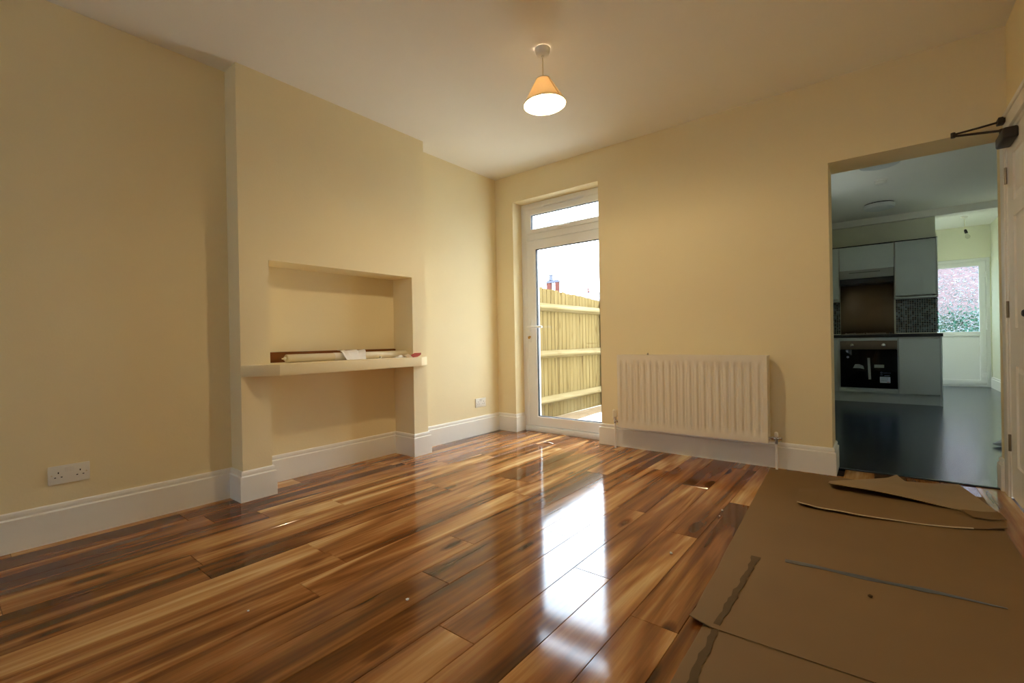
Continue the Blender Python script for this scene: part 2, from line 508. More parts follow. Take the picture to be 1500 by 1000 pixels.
def plank(x0, x1, y0, y1):
    g = 0.0004
    x0 += g; x1 -= g; y0 += g; y1 -= g
    cx, cy = (x0 + x1) / 2, (y0 + y1) / 2
    hx, hy = (x1 - x0) / 2, (y1 - y0) / 2
    vs_ = [(-hx, -hy, -0.012), (hx, -hy, -0.012), (hx, hy, -0.012), (-hx, hy, -0.012),
           (-hx, -hy, -BV), (hx, -hy, -BV), (hx, hy, -BV), (-hx, hy, -BV),
           (-hx + BV, -hy + BV, 0), (hx - BV, -hy + BV, 0), (hx - BV, hy - BV, 0), (-hx + BV, hy - BV, 0)]
    fs = [(8, 9, 10, 11)]
    for k in range(4):
        k2 = (k + 1) % 4
        fs += [(k, k2, 4 + k2, 4 + k), (4 + k, 4 + k2, 8 + k2, 8 + k)]
    me = bpy.data.meshes.new('plank'); me.from_pydata(vs_, [], fs)
    me.materials.append(M['floorwood'])
    o = bpy.data.objects.new('plank', me); C.objects.link(o)
    o.location = (cx, cy, 0); o.parent = fl_


rowk = -13
prnd = random.Random(21)
for k in range(-13, 11):
    xa, xb = 1.9255 + k * PW, 1.9255 + (k + 1) * PW
    xa = max(xa, RB); xb = min(xb, R)
    if xb - xa < 0.01:
        continue
    j = known.get(k, -prnd.random() * PLEN - 0.6)
    while j - PLEN > YF:
        j -= PLEN
    ytop = 0.0
    if xb <= 0.02:
        ytop = P1
    if xa >= DL - 0.05:
        ytop = 0.19
    if xa >= W1 - 0.03 and xb <= W2 + 0.1:
        ytop = 0.136
    ylow = YF if xb > 0.02 else P2
    y = ylow
    while y < ytop - 0.02:
        while j <= y + 0.03:
            j += PLEN
        y2 = min(j, ytop)
        plank(xa, xb, y, y2)
        y = y2

# ------------------------------------------------------------------ skirting boards
SK = [(0.0, 0.175), (0.005, 0.175), (0.010, 0.171), (0.0125, 0.163), (0.0125, 0.157), (0.0105, 0.152), (0.0105, 0.148),
      (0.020, 0.143), (0.020, 0.0), (0.0, 0.0)]


def skirting(name, path, mat=None, label=None, prof=SK):
    pts = [Vector(p) for p in path]
    n = len(pts)
    vs_ = []
    for i, p in enumerate(pts):
        ns = []
        if i > 0:
            d = (pts[i] - pts[i - 1]).normalized(); ns.append(Vector((d.y, -d.x)))
        if i < n - 1:
            d = (pts[i + 1] - pts[i]).normalized(); ns.append(Vector((d.y, -d.x)))
        if len(ns) == 2:
            m_ = (ns[0] + ns[1]); m_ = m_ / max(1e-6, m_.dot(ns[0]))
        else:
            m_ = ns[0]
        for o, z in prof:
            vs_.append((p.x + m_.x * o, p.y + m_.y * o, z))
    k = len(prof)
    fs = []
    for i in range(n - 1):
        for j in range(k):
            j2 = (j + 1) % k
            fs.append((i * k + j, i * k + j2, (i + 1) * k + j2, (i + 1) * k + j))
    fs.append(tuple(range(k))); fs.append(tuple(reversed(range((n - 1) * k, n * k))))
    return struct(MB().add(vs_, fs).build(name, mat or M['gloss'], smooth=True, angle=25), label)


skirting('baseboard_left', [(0, YB), (0, B2), (BD, B2), (BD, P2), (RB, P2), (RB, P1), (BD, P1), (BD, B1), (0, B1), (0, 0),
                            (W1, 0), (W1, 0.137)], label='white moulded skirting board along the left wall and breast')
skirting('baseboard_back', [(W2, 0.137), (W2, 0), (DL, 0), (DL, WT)], label='white moulded skirting board along the back wall')
skirting('baseboard_right', [(R, WT), (R, DY1 + 0.1)], label='short white skirting on the doorway jamb')

skirting('baseboard_right_front', [(R, DY0 - 0.062), (R, YB)], label='white skirting along the right wall')

# ------------------------------------------------------------------ mantel shelf
SX = 0.275
shelf = MB().prism([(RB, P2), (BD, P2), (BD, B2), (SX, P2 + 0.002), (SX, P1 - 0.016), (BD + 0.001, B1), (BD, P1), (RB, P1)], 0.718, 0.785)
tag(shelf.build('mantel_shelf', M['wall'], bevel=0.0015), 'cream painted mantel shelf with splayed ends across the chimney breast', 'shelf')

# ------------------------------------------------------------------ garden door (door_1)
FY = 0.137
d1 = thing('door_1', ((W1 + W3) / 2, FY + 0.035, 0)); struct(d1, 'white plastic glazed garden door with opening top light')
MB().rectframe('y', W1, W3, 0.0, WH, 0.062, FY, FY + 0.07, wb=0.05).build('door_frame', M['upvc'], d1, bevel=0.004)
MB().box(W1 + 0.062, W3 - 0.062, FY, FY + 0.07, 1.893, 1.957).build('transom', M['upvc'], d1, bevel=0.004)
MB().box(W1 + 0.035, W2 - 0.005, FY - 0.03, FY + 0.002, 0.0, 0.05).build('sill', M['upvc'], d1, bevel=0.004)
tl = MB().rectframe('y', W1 + 0.063, W3 - 0.063, 1.958, WH - 0.063, 0.058, FY - 0.006, FY + 0.05, wb=0.042).build('top_light', M['upvc'], d1, bevel=0.005)
MB().rectframe('y', W1 + 0.119, W3 - 0.119, 1.998, WH - 0.119, 0.006, FY + 0.004, FY + 0.03).build('gasket', M['gasket'], tl)
MB().box(W1 + 0.12, W3 - 0.12, FY + 0.02, FY + 0.026, 1.999, WH - 0.12).build('pane', M['glass'], tl)
h = MB(); h.box(0.66, 0.72, FY - 0.018, FY - 0.006, 1.966, 1.990); h.box(0.675, 0.80, FY - 0.034, FY - 0.018, 1.972, 1.984)
h.build('window_handle', M['upvc'], tl, bevel=0.004)
v = MB(); v.box(0.49, 0.95, FY - 0.020, FY - 0.001, 2.204, 2.226); v.box(0.50, 0.94, FY - 0.028, FY - 0.020, 2.208, 2.216)
v.build('trickle_vent', M['upvc'], d1, bevel=0.003)
leaf = MB().rectframe('y', W1 + 0.064, W3 - 0.064, 0.055, 1.889, 0.106, FY - 0.006, FY + 0.06, wt=0.09, wb=0.092).build('door_leaf', M['upvc'], d1, bevel=0.006)
MB().rectframe('y', W1 + 0.169, W3 - 0.169, 0.146, 1.800, 0.007, FY + 0.004, FY + 0.03).build('gasket', M['gasket'], leaf)
MB().box(W1 + 0.17, W3 - 0.17, FY + 0.018, FY + 0.04, 0.147, 1.799).build('pane', M['glass'], leaf)
MB().box(0.309, 0.333, FY - 0.013, FY - 0.006, 0.88, 1.115).build('handle_plate', M['upvc'], leaf, bevel=0.003)
h = MB(); h.tube([(0.321, FY - 0.006, 1.035), (0.321, FY - 0.05, 1.035), (0.335, FY - 0.058, 1.035), (0.495, FY - 0.058, 1.030)], 0.0105, 12)
h.build('lever_handle', M['upvc'], leaf, smooth=True)
h = MB(); h.cyl((0.321, FY - 0.022, 0.935), (0.321, FY - 0.006, 0.935), 0.009, 14); h.box(0.318, 0.324, FY - 0.045, FY - 0.02, 0.915, 0.94)
h.build('key_cylinder', M['brass'], leaf)

# ------------------------------------------------------------------ radiator
rx0, rx1, rz0, rz1, ry = 1.372, 2.453, 0.183, 0.77, -0.128
rad = thing('radiator', ((rx0 + rx1) / 2, ry + 0.05, rz0), 'long white ribbed panel radiator below the bare cream back wall', 'radiator')


def rad_panel(yf, sign, name):
    nfl = 21; pitch = (rx1 - rx0 - 0.03) / nfl
    xs = [rx0]
    prof = [(0.0, 0.0), (0.30, 0.0), (0.42, 0.6), (0.52, 1.0), (0.72, 1.0), (0.82, 0.6), (0.94, 0.0)]
    cols = [(rx0, 0.0)]
    for i in range(nfl):
        for u, d in prof:
            cols.append((rx0 + 0.008 + (i + u) * pitch, d))
    cols.append((rx1, 0.0))
    zz = [(rz0, 0), (rz0 + 0.03, 0), (rz0 + 0.045, 0.25), (rz0 + 0.065, 0.9), (rz0 + 0.08, 1), (rz1 - 0.085, 1), (rz1 - 0.07, 0.9),
          (rz1 - 0.05, 0.25), (rz1 - 0.035, 0), (rz1, 0)]
    nz = len(zz)
    vs_ = [(x, yf - sign * (-d * t) * 0.0125, z) for x, d in cols for z, t in zz]
    n1_ = len(vs_)
    vs_ += [(x, yf + sign * 0.013, z) for x, d in cols for z, t in ((rz0, 0), (rz1, 0))]
    fs = []
    for i in range(len(cols) - 1):
        for j in range(nz - 1):
            a = i * nz + j
            fs.append((a, a + nz, a + nz + 1, a + 1))
        b0 = n1_ + i * 2
        fs.append((b0, b0 + 1, b0 + 3, b0 + 2))
        fs.append((i * nz, b0, b0 + 2, (i + 1) * nz))
        fs.append((i * nz + nz - 1, (i + 1) * nz + nz - 1, b0 + 3, b0 + 1))
    fs.append(tuple([j for j in range(nz)] + [n1_ + 1, n1_]))
    e = (len(cols) - 1)
    fs.append(tuple([e * nz + j for j in reversed(range(nz))] + [n1_ + e * 2, n1_ + e * 2 + 1]))
    return MB().add(vs_, fs).build(name, M['radiator'], rad, smooth=True, angle=40)


rad_panel(ry, 1, 'front_panel')
rad_panel(-0.032, -1, 'back_panel')
m_ = MB(); m_.box(rx0 + 0.002, rx0 + 0.006, ry + 0.013, -0.045, rz0 + 0.02, rz1 - 0.004); m_.build('side_cover', M['radiator'], rad)
m_ = MB(); m_.box(rx1 - 0.006, rx1 - 0.002, ry + 0.013, -0.045, rz0 + 0.02, rz1 - 0.004); m_.build('side_cover', M['radiator'], rad)
m_ = MB()
for i in range(44):
    x = rx0 + 0.02 + i * 0.0245
    m_.box(x, x + 0.012, ry + 0.012, -0.044, rz1 - 0.006, rz1 - 0.002)
m_.box(rx0 + 0.006, rx1 - 0.006, ry + 0.012, ry + 0.022, rz1 - 0.008, rz1 - 0.001)
m_.box(rx0 + 0.006, rx1 - 0.006, -0.055, -0.045, rz1 - 0.008, rz1 - 0.001)
m_.build('top_grille', M['radiator'], rad)
m_ = MB()
for i in range(42):
    x = rx0 + 0.03 + i * 0.025
    m_.box(x, x + 0.002, ry + 0.016, -0.048, rz0 + 0.06, rz1 - 0.05)
m_.build('convector_fins', M['radiator'], rad)
for x in (rx0 + 0.14, rx1 - 0.14):
    MB().box(x, x + 0.03, -0.034, 0.0, rz0 + 0.03, rz1 - 0.1).build('wall_bracket', M['radiator'], rad)
MB().lathe([(0.008, 0), (0.008, 0.01), (0.004, 0.012), (0.004, 0.018)], (rx0 + 0.23, -0.05, rz1 - 0.004), 12).build('air_vent', M['chrome'], rad)
# thermostatic valve with its feed pipe
tv = MB(); tv.cyl((1.327, -0.086, 0.205), (1.327, -0.086, 0.246), 0.010, 14); tv.cyl((1.327, -0.086, 0.222), (1.374, -0.086, 0.222), 0.009, 14)
tv.lathe([(0.014, 0), (0.014, 0.016)], (1.327, -0.086, 0.236), 6); tv.lathe([(0.013, 0), (0.013, 0.012)], (1.350, -0.086, 0.222), 6, (1, 0, 0))
tvb = tv.build('thermostatic_valve', M['chrome'], rad, smooth=True)
tc_ = MB().lathe([(0.012, 0), (0.019, 0.006), (0.020, 0.012), (0.019, 0.056), (0.017, 0.062), (0.004, 0.063)], (1.327, -0.086, 0.252), 20)
tc_.build('valve_cap', M['cream_plastic'], tvb, smooth=True)
MB().cyl((1.327, -0.086, 0.0), (1.327, -0.086, 0.21), 0.0075, 14).build('feed_pipe', M['gloss'], rad, smooth=True)
tv = MB(); tv.cyl((2.495, -0.086, 0.178), (2.495, -0.086, 0.226), 0.010, 14); tv.cyl((2.45, -0.086, 0.214), (2.526, -0.086, 0.214), 0.0075, 14)
tv.lathe([(0.013, 0), (0.013, 0.012)], (2.468, -0.086, 0.214), 6, (1, 0, 0)); tv.lathe([(0.012, 0), (0.012, 0.014)], (2.512, -0.086, 0.214), 6, (1, 0, 0))
tv.cyl((2.517, -0.086, 0.214), (2.524, -0.09, 0.195), 0.005, 8)
tvb = tv.build('lockshield_valve', M['chrome'], rad, smooth=True)
MB().lathe([(0.010, 0), (0.012, 0.004), (0.011, 0.028), (0.006, 0.034)], (2.495, -0.086, 0.224), 16).build('valve_cap', M['plastic'], tvb, smooth=True)
MB().cyl((2.495, -0.086, 0.0), (2.495, -0.086, 0.182), 0.0075, 14).build('return_pipe', M['gloss'], rad, smooth=True)


# ------------------------------------------------------------------ twin wall sockets
def socket(y, z, label):
    s = thing('wall_socket', (0, y, z), label, 'socket', 'twin wall sockets')
    MB().box(0, 0.009, y - 0.073, y + 0.073, z - 0.043, z + 0.043).build('face_plate', M['plastic'], s, bevel=0.003)
    for dy in (-0.038, 0.038):
        MB().box(0.008, 0.0095, y + dy - 0.002, y + dy + 0.002, z + 0.006, z + 0.014).build('earth_slot', M['dark'], s)
        for q in (-0.011, 0.011):
            MB().box(0.008, 0.0095, y + dy + q - 0.0032, y + dy + q + 0.0032, z - 0.013, z - 0.009).build('pin_slot', M['dark'], s)
    for dy in (-0.0085, 0.0085):
        m2 = MB(); m2.add([(0.008, y + dy - 0.0065, z + 0.010), (0.008, y + dy + 0.0065, z + 0.010), (0.008, y + dy + 0.0065, z + 0.034), (0.008, y + dy - 0.0065, z + 0.034),
                           (0.0095, y + dy - 0.0065, z + 0.010), (0.0095, y + dy + 0.0065, z + 0.010), (0.0125, y + dy + 0.0065, z + 0.034), (0.0125, y + dy - 0.0065, z + 0.034)],
                          [(0, 3, 2, 1), (4, 5, 6, 7), (0, 1, 5, 4), (1, 2, 6, 5), (2, 3, 7, 6), (3, 0, 4, 7)])
        m2.build('rocker_switch', M['plastic'], s)
    for dy in (-0.0605, 0.0605):
        MB().lathe([(0.0035, 0), (0.0035, 0.0008)], (0.0088, y + dy, z), 12, (1, 0, 0)).build('screw_cover', M['cream_plastic'], s)


socket(-3.186, 0.307, 'white twin socket low on the shaded wall nearest the camera')
socket(-0.279, 0.305, 'white twin socket low in the bright corner alcove by the garden door')

# ------------------------------------------------------------------ pendant lamp
LX, LYY = 1.579, -1.432
lamp = thing('pendant_lamp', (LX, LYY, H), 'lit pendant lamp with cream cone shade hanging from the ceiling', 'lamp')
MB().lathe([(0.043, 0.0), (0.043, -0.006), (0.041, -0.016), (0.034, -0.034), (0.030, -0.037), (0.010, -0.039), (0.007, -0.047), (0.004, -0.047)],
           (LX, LYY, H), 32).build('ceiling_rose', M['plastic'], lamp, smooth=True)
MB().cyl((LX, LYY, 2.335), (LX, LYY, H - 0.045), 0.0032, 10).build('flex', M['cream_plastic'], lamp, smooth=True)
MB().lathe([(0.006, 0.0), (0.014, -0.008), (0.017, -0.02), (0.017, -0.055), (0.0145, -0.057)], (LX, LYY, 2.345), 20).build('lamp_holder', M['plastic'], lamp, smooth=True)
prof = []
zt, zb, r0, r1 = 2.362, 2.222, 0.040, 0.120
for i in range(9):
    t = i / 8
    prof.append((r0 + (r1 - r0) * t, zt + (zb - zt) * t))
tilt = Vector((-0.042, -0.028, 1)).normalized()
pv = [(r, z - zt) for r, z in prof] + [(r - 0.0012, z - zt) for r, z in reversed(prof)]
sh = MB().lathe(pv + [pv[0]], (LX, LYY, zt), 56, tilt, caps=False)
sho = sh.build('lamp_shade', M['shade'], lamp, smooth=True, angle=50)


def shade_ring(z, r, th, name, mat, par):
    m3 = MB().lathe([(r - th, z + 0.002), (r + 0.0012, z + 0.002), (r + 0.0012, z - 0.002), (r - th, z - 0.002), (r - th, z + 0.002)], (LX, LYY, zt), 56, tilt, caps=False)
    return m3.build(name, mat, par, smooth=True)


shade_ring(zb - zt, r1, 0.003, 'bottom_trim', M['cream_plastic'], sho)
shade_ring(0.0, r0, 0.003, 'top_trim', M['cream_plastic'], sho)
MB().lathe([(0.016, 0.0), (0.033, -0.001), (0.034, -0.004), (0.016, -0.005)], (LX, LYY, 2.337), 28).build('collar_baffle', M['plastic'], sho, smooth=True)  # disc added to block lamp light rising through the shade top
for k in range(3):
    a = 2 * math.pi * k / 3 + 0.4
    m3 = MB().tube([(LX + 0.015 * math.cos(a), LYY + 0.015 * math.sin(a), 2.33), (LX + 0.0385 * math.cos(a), LYY + 0.0385 * math.sin(a), zt - 0.003)], 0.0015, 6)
    m3.build('shade_spoke', M['chrome'], sho)
# seam overlap of the fabric
ang = math.atan2(CAM.y - LYY, CAM.x - LX) + 0.72
ax = tilt; aa = Vector((math.cos(ang), math.sin(ang), 0)); aa = (aa - ax * aa.dot(ax)).normalized(); bb = ax.cross(aa)
m3 = MB(); vs_ = []
for r, z in ((r0, 0), (r1, zb - zt)):
    for o_ in (0.0006, 0.0022):
        for s_ in (-0.0035, 0.0035):
            vs_.append(Vector((LX, LYY, zt)) + ax * z + aa * (r + o_) + bb * s_)
m3.add(vs_, [(0, 1, 3, 2), (4, 6, 7, 5), (0, 4, 5, 1), (2, 3, 7, 6), (0, 2, 6, 4), (1, 5, 7, 3)])
m3.build('shade_seam', M['cardedge'], sho)
MB().lathe([(0.012, 0.0), (0.013, -0.012), (0.022, -0.03), (0.028, -0.048), (0.026, -0.064), (0.016, -0.076), (0.003, -0.080)], (LX, LYY, 2.290), 24).build('bulb', M['bulb_lit'], lamp, smooth=True)
pl = bpy.data.lights.new('bulb_light', 'POINT'); pl.energy = LAMP_WATTS; pl.color = (1.0, 0.78, 0.47); pl.shadow_soft_size = 0.032
plo = bpy.data.objects.new('bulb_light', pl); C.objects.link(plo); plo.parent = lamp; plo.location = (0, 0, 2.2425 - H)

# ------------------------------------------------------------------ things on the mantel shelf
ZS = 0.785
bx_ = thing('packing_box', (-0.05, -1.75, ZS), 'long flat brown carton lying at the back of the mantel shelf', 'box')
MB().box(-0.079, -0.045, P2 + 0.02, P1 - 0.015, ZS, ZS + 0.066).build('box_body', M['brownbox'], bx_, bevel=0.002)
MB().box(-0.0795, -0.060, P2 + 0.022, P1 - 0.017, ZS + 0.066, ZS + 0.068).build('box_flap', M['brownbox'], bx_)
bl = thing('roller_blind', (0.035, -1.68, ZS), 'rolled white roller blind lying along the mantel shelf', 'blind')
ya, yb, xa, xb = -2.185, -1.215, 0.078, 0.062
MB().lathe([(0.001, 0), (0.0255, 0.001), (0.0265, 0.003), (0.0265, 0.968), (0.0255, 0.97), (0.001, 0.971)], (xa, ya, ZS + 0.0266), 28, (xb - xa, yb - ya, 0)).build('fabric_roll', M['cream_plastic'], bl, smooth=True, angle=50)
m3 = MB(); dv = Vector((xb - xa, yb - ya, 0)).normalized()
m3.lathe([(0.011, 0), (0.011, 0.012), (0.005, 0.013), (0.004, 0.026)], (xa, ya, ZS + 0.0266), 14, -dv)
m3.build('end_pin', M['plastic'], bl, smooth=True)
m3 = MB(); m3.lathe([(0.014, 0), (0.014, 0.010), (0.006, 0.011), (0.005, 0.022)], Vector((xa, ya, ZS + 0.0266)) + dv * 0.971, 14, dv)
m3.build('end_pin', M['plastic'], bl, smooth=True)
m3 = MB(); m3.lathe([(0.0267, 0), (0.0273, 0.001), (0.0273, 0.11), (0.0267, 0.111)], Vector((xa, ya, ZS + 0.0266)) + dv * 0.33, 28, dv, caps=False)
m3.build('paper_band', M['paper'], bl, smooth=True)


def sheet(name, rows, th, mat, parent=None):
    """lofted thin sheet: rows of 3-D points; th thickness downwards"""
    nr, nc = len(rows), len(rows[0])
    vs_ = [Vector(p) for r in rows for p in r] + [Vector(p) - Vector((0, 0, th)) for r in rows for p in r]
    N = nr * nc; fs = []
    for i in range(nr - 1):
        for j in range(nc - 1):
            a = i * nc + j
            fs.append((a, a + 1, a + nc + 1, a + nc)); fs.append((N + a, N + a + nc, N + a + nc + 1, N + a + 1))
    ring = [j for j in range(nc)] + [i * nc + nc - 1 for i in range(1, nr)] + [(nr - 1) * nc + j for j in range(nc - 2, -1, -1)] + [i * nc for i in range(nr - 2, 0, -1)]
    for a, b2 in zip(ring, ring[1:] + ring[:1]):
        fs.append((a, N + a, N + b2, b2))
    return MB().add(vs_, fs).build(name, mat, parent, smooth=True, angle=30)


# folded white instruction paper resting against the roll
rows = []
zz = [(0.150, 0.004), (0.124, 0.030), (0.104, 0.054), (0.078, 0.064), (0.058, 0.066)]
ys = [-1.80, -1.778, -1.755, -1.742, -1.715, -1.70, -1.672, -1.648]
wig = [0.004, -0.006, 0.005, -0.003, 0.006, -0.005, 0.004, 0.010]
for i, (x, z) in enumerate(zz):
    rows.append([(x + wig[j] * (0.4 + 0.3 * i) * (1 if i < 3 else 0.4), y + (0.012 * i if j > 3 else -0.004 * i), ZS + z + max(0, wig[j]) * 0.8 * (i > 1)) for j, y in enumerate(ys)])
tag(sheet('folded_paper', rows, 0.0012, M['paper']), 'crumpled white paper sheet draped over the middle of the roller blind', 'paper')
# small white brackets and the red leaflet
br = thing('blind_bracket', (0.14, -1.52, ZS), 'small white plastic bracket on the shelf, nearer the middle', 'bracket', 'blind brackets')
m3 = MB(); m3.box(0.125, 0.155, -1.545, -1.495, ZS, ZS + 0.003); m3.build('base_plate', M['plastic'], br)
m3 = MB(); m3.box(0.128, 0.152, -1.522, -1.516, ZS + 0.003, ZS + 0.016); m3.build('upright', M['plastic'], br, bevel=0.001)
br = thing('blind_bracket', (0.14, -1.345, ZS), 'small white plastic bracket on the shelf beside the red leaflet', 'bracket', 'blind brackets')
m3 = MB(); m3.box(0.115, 0.165, -1.40, -1.31, ZS, ZS + 0.004); m3.build('base_plate', M['plastic'], br)
m3 = MB(); m3.add([(0.12, -1.38, ZS + 0.004), (0.16, -1.38, ZS + 0.004), (0.16, -1.32, ZS + 0.004), (0.12, -1.32, ZS + 0.004), (0.13, -1.345, ZS + 0.020), (0.15, -1.345, ZS + 0.020), (0.15, -1.325, ZS + 0.020), (0.13, -1.325, ZS + 0.020)],
                  [(3, 2, 1, 0), (4, 5, 6, 7), (0, 1, 5, 4), (1, 2, 6, 5), (2, 3, 7, 6), (3, 0, 4, 7)]); m3.build('upright', M['plastic'], br)
lf = thing('red_leaflet', (0.19, -1.20, ZS), 'red and pale folded leaflet at the window end of the mantel shelf', 'leaflet')
sheet('red_cover', [[(0.245, -1.295, ZS + 0.003), (0.225, -1.235, ZS + 0.006), (0.205, -1.185, ZS + 0.020)], [(0.165, -1.275, ZS + 0.010), (0.155, -1.205, ZS + 0.032), (0.15, -1.135, ZS + 0.034)]], 0.002, M['red'], lf)
sheet('pale_page', [[(0.235, -1.325, ZS + 0.0025), (0.240, -1.298, ZS + 0.0045)], [(0.16, -1.325, ZS + 0.016), (0.16, -1.270, ZS + 0.028)]], 0.0015, M['cardedge'], lf)

# ------------------------------------------------------------------ panelled door in the right wall (door_2)
d2 = thing('door_2', (R, -0.34, 0)); struct(d2, 'white panelled door at the right edge of the picture')
m3 = MB(); m3.box(R - 0.002, R + 0.11, DY1 - 0.03, DY1, 0, DZ); m3.build('door_lining', M['gloss'], d2, bevel=0.002)
m3 = MB(); m3.box(R - 0.002, R + 0.11, DY0, DY0 + 0.03, 0, DZ); m3.build('door_lining', M['gloss'], d2, bevel=0.002)
m3 = MB(); m3.box(R - 0.002, R + 0.11, DY0 + 0.03, DY1 - 0.03, DZ - 0.03, DZ); m3.build('door_lining', M['gloss'], d2, bevel=0.002)


def archi(name, boxes):
    m4 = MB()
    for bxx in boxes:
        m4.box(*bxx)
    m4.build(name, M['gloss'], d2, bevel=0.004)


archi('architrave', [(R - 0.010, R + 0.001, DY1 - 0.012, DY1 + 0.075, 0, 2.0)])
archi('architrave', [(R - 0.018, R, DY0 - 0.02, -0.002, DZ - 0.012, 2.045)])
archi('architrave', [(R - 0.026, R - 0.016, DY0 - 0.02, -0.003, 2.02, 2.045)])
archi('architrave', [(R - 0.018, R, DY0 - 0.06, DY0 + 0.012, 0, 2.045)])
LF0, LF1, LX0 = DY0 + 0.032, DY1 - 0.032, R + 0.004
lm = MB(); lm.box(LX0 + 0.010, LX0 + 0.034, LF0, LF1, 0.008, DZ - 0.033)
ycuts = [LF0, LF0 + 0.115, LF0 + 0.33, LF0 + 0.406, LF1 - 0.115, LF1]
zcuts = [0.008, 0.19, 0.72, 0.92, 1.50, 1.58, 1.83, DZ - 0.033]
for (ya_, yb_) in ((ycuts[0], ycuts[1]), (ycuts[2], ycuts[3]), (ycuts[4], ycuts[5])):
    lm.box(LX0, LX0 + 0.012, ya_, yb_, 0.008, DZ - 0.033)
for (ya_, yb_) in ((ycuts[1], ycuts[2]), (ycuts[3], ycuts[4])):
    for (za_, zb_) in ((zcuts[0], zcuts[1]), (zcuts[2], zcuts[3]), (zcuts[4], zcuts[5]), (zcuts[6], zcuts[7])):
        lm.box(LX0, LX0 + 0.012, ya_, yb_, za_, zb_)
lfo = lm.build('door_leaf', M['gloss'], d2)
for (ya_, yb_) in ((ycuts[1], ycuts[2]), (ycuts[3], ycuts[4])):
    for (za_, zb_) in ((zcuts[1], zcuts[2]), (zcuts[3], zcuts[4]), (zcuts[5], zcuts[6])):
        m4 = MB(); i_ = 0.035
        m4.add([(LX0 + 0.0105, ya_ + 0.01, za_ + 0.01), (LX0 + 0.0105, yb_ - 0.01, za_ + 0.01), (LX0 + 0.0105, yb_ - 0.01, zb_ - 0.01), (LX0 + 0.0105, ya_ + 0.01, zb_ - 0.01),
                (LX0 + 0.003, ya_ + i_, za_ + i_), (LX0 + 0.003, yb_ - i_, za_ + i_), (LX0 + 0.003, yb_ - i_, zb_ - i_), (LX0 + 0.003, ya_ + i_, zb_ - i_)],
               [(4, 5, 6, 7), (0, 1, 5, 4), (1, 2, 6, 5), (2, 3, 7, 6), (3, 0, 4, 7)])
        m4.build('door_panel', M['gloss'], lfo)
for z in (0.30, 1.02, 1.74):
    MB().cyl((R - 0.004, DY1 - 0.031, z - 0.045), (R - 0.004, DY1 - 0.031, z + 0.045), 0.006, 10).build('hinge', M['steel'], d2)
MB().lathe([(0.008, 0), (0.008, 0.014), (0.015, 0.020), (0.017, 0.028), (0.012, 0.034), (0.003, 0.036)], (LX0, -0.43, 0.985), 20, (-1, 0, 0)).build('coat_knob', M['dark'], lfo, smooth=True)

dc = thing('door_closer', (R, -0.1, 1.9), 'dark metal overhead closer with folded arms above the panelled door', 'door closer')
m4 = MB(); m4.box(R - 0.052, R + 0.004, -0.235, -0.045, 1.868, 1.925); m4.build('closer_body', M['closer'], dc, bevel=0.010, seg=3)
m4 = MB(); m4.cyl((R - 0.03, -0.075, 1.92), (R - 0.03, -0.075, 1.965), 0.011, 14); m4.build('spindle', M['closer'], dc)
m4 = MB(); m4.tube([(R - 0.03, -0.075, 1.957), (3.375, -0.06, 1.985)], 0.0065, 8); m4.build('closer_arm', M['closer'], dc, smooth=True)
m4 = MB(); m4.tube([(3.375, -0.06, 1.994), (3.47, -0.058, 2.002), (R - 0.03, -0.055, 2.012)], 0.0055, 8); m4.build('closer_arm', M['closer'], dc, smooth=True)
m4 = MB(); m4.cyl((3.375, -0.06, 1.976), (3.375, -0.06, 2.004), 0.010, 14); m4.build('elbow_pivot', M['closer'], dc)
m4 = MB(); m4.box(R - 0.045, R - 0.017, -0.085, -0.025, 1.998, 2.028); m4.build('arm_shoe', M['closer'], dc, bevel=0.004)

# ------------------------------------------------------------------ cardboard floor protection
nz_ = lambda x, y, s: noise.noise(Vector((x * s, y * s, 3.7)))


def card(name, xl0, xl1, xr, ya_, yb_, z0, label, nx=14, ny=26, curl=None):
    rows = []
    for i in range(ny + 1):
        t = i / ny
        y = ya_ + (yb_ - ya_) * t
        xl = xl0 + (xl1 - xl0) * t + 0.004 * nz_(y, 1.0, 5.0)
        r_ = []
        for j in range(nx + 1):
            s = j / nx
            x = xl + (xr - xl) * s
            z = z0 + 0.0012 * (1 + nz_(x, y, 2.5))
            yy = y + (0.0315 * s * (1 if i == ny else 0.3 * (i / ny) ** 8) if curl else 0)
            if curl:
                c = max(0, 1 - math.hypot(x - xl1, y - yb_) / 0.075)
                z += 0.016 * c * c
            r_.append((x, yy, z))
        rows.append(r_)
    return tag(sheet(name, rows, 0.003, M['cardboard']), label, 'cardboard', 'cardboard floor protection')


card('cardboard_sheet', 2.590, 2.64, 3.47, -2.02, -4.45, 0.0036, 'brown cardboard floor sheet in the bottom right corner of the picture')
card('cardboard_sheet', 2.452, 2.552, 3.47, -0.07, -2.108, 0.0070, 'large brown cardboard floor sheet with grey tape stretching to the doorway', curl=True)


def strip(name, pts, ws, z, mat, label, cat):
    rows = []
    for (x, y, dz), w_ in zip(pts, ws):
        i = pts.index((x, y, dz))
        a = Vector(pts[max(i - 1, 0)][:2]); b2 = Vector(pts[min(i + 1, len(pts) - 1)][:2])
        d = (b2 - a).normalized(); nn = Vector((-d.y, d.x))
        rows.append([(x + nn.x * w_ * s, y + nn.y * w_ * s, z + dz) for s in (-0.5, 0.5)])
    return tag(sheet(name, rows, 0.0008, mat), label, cat)


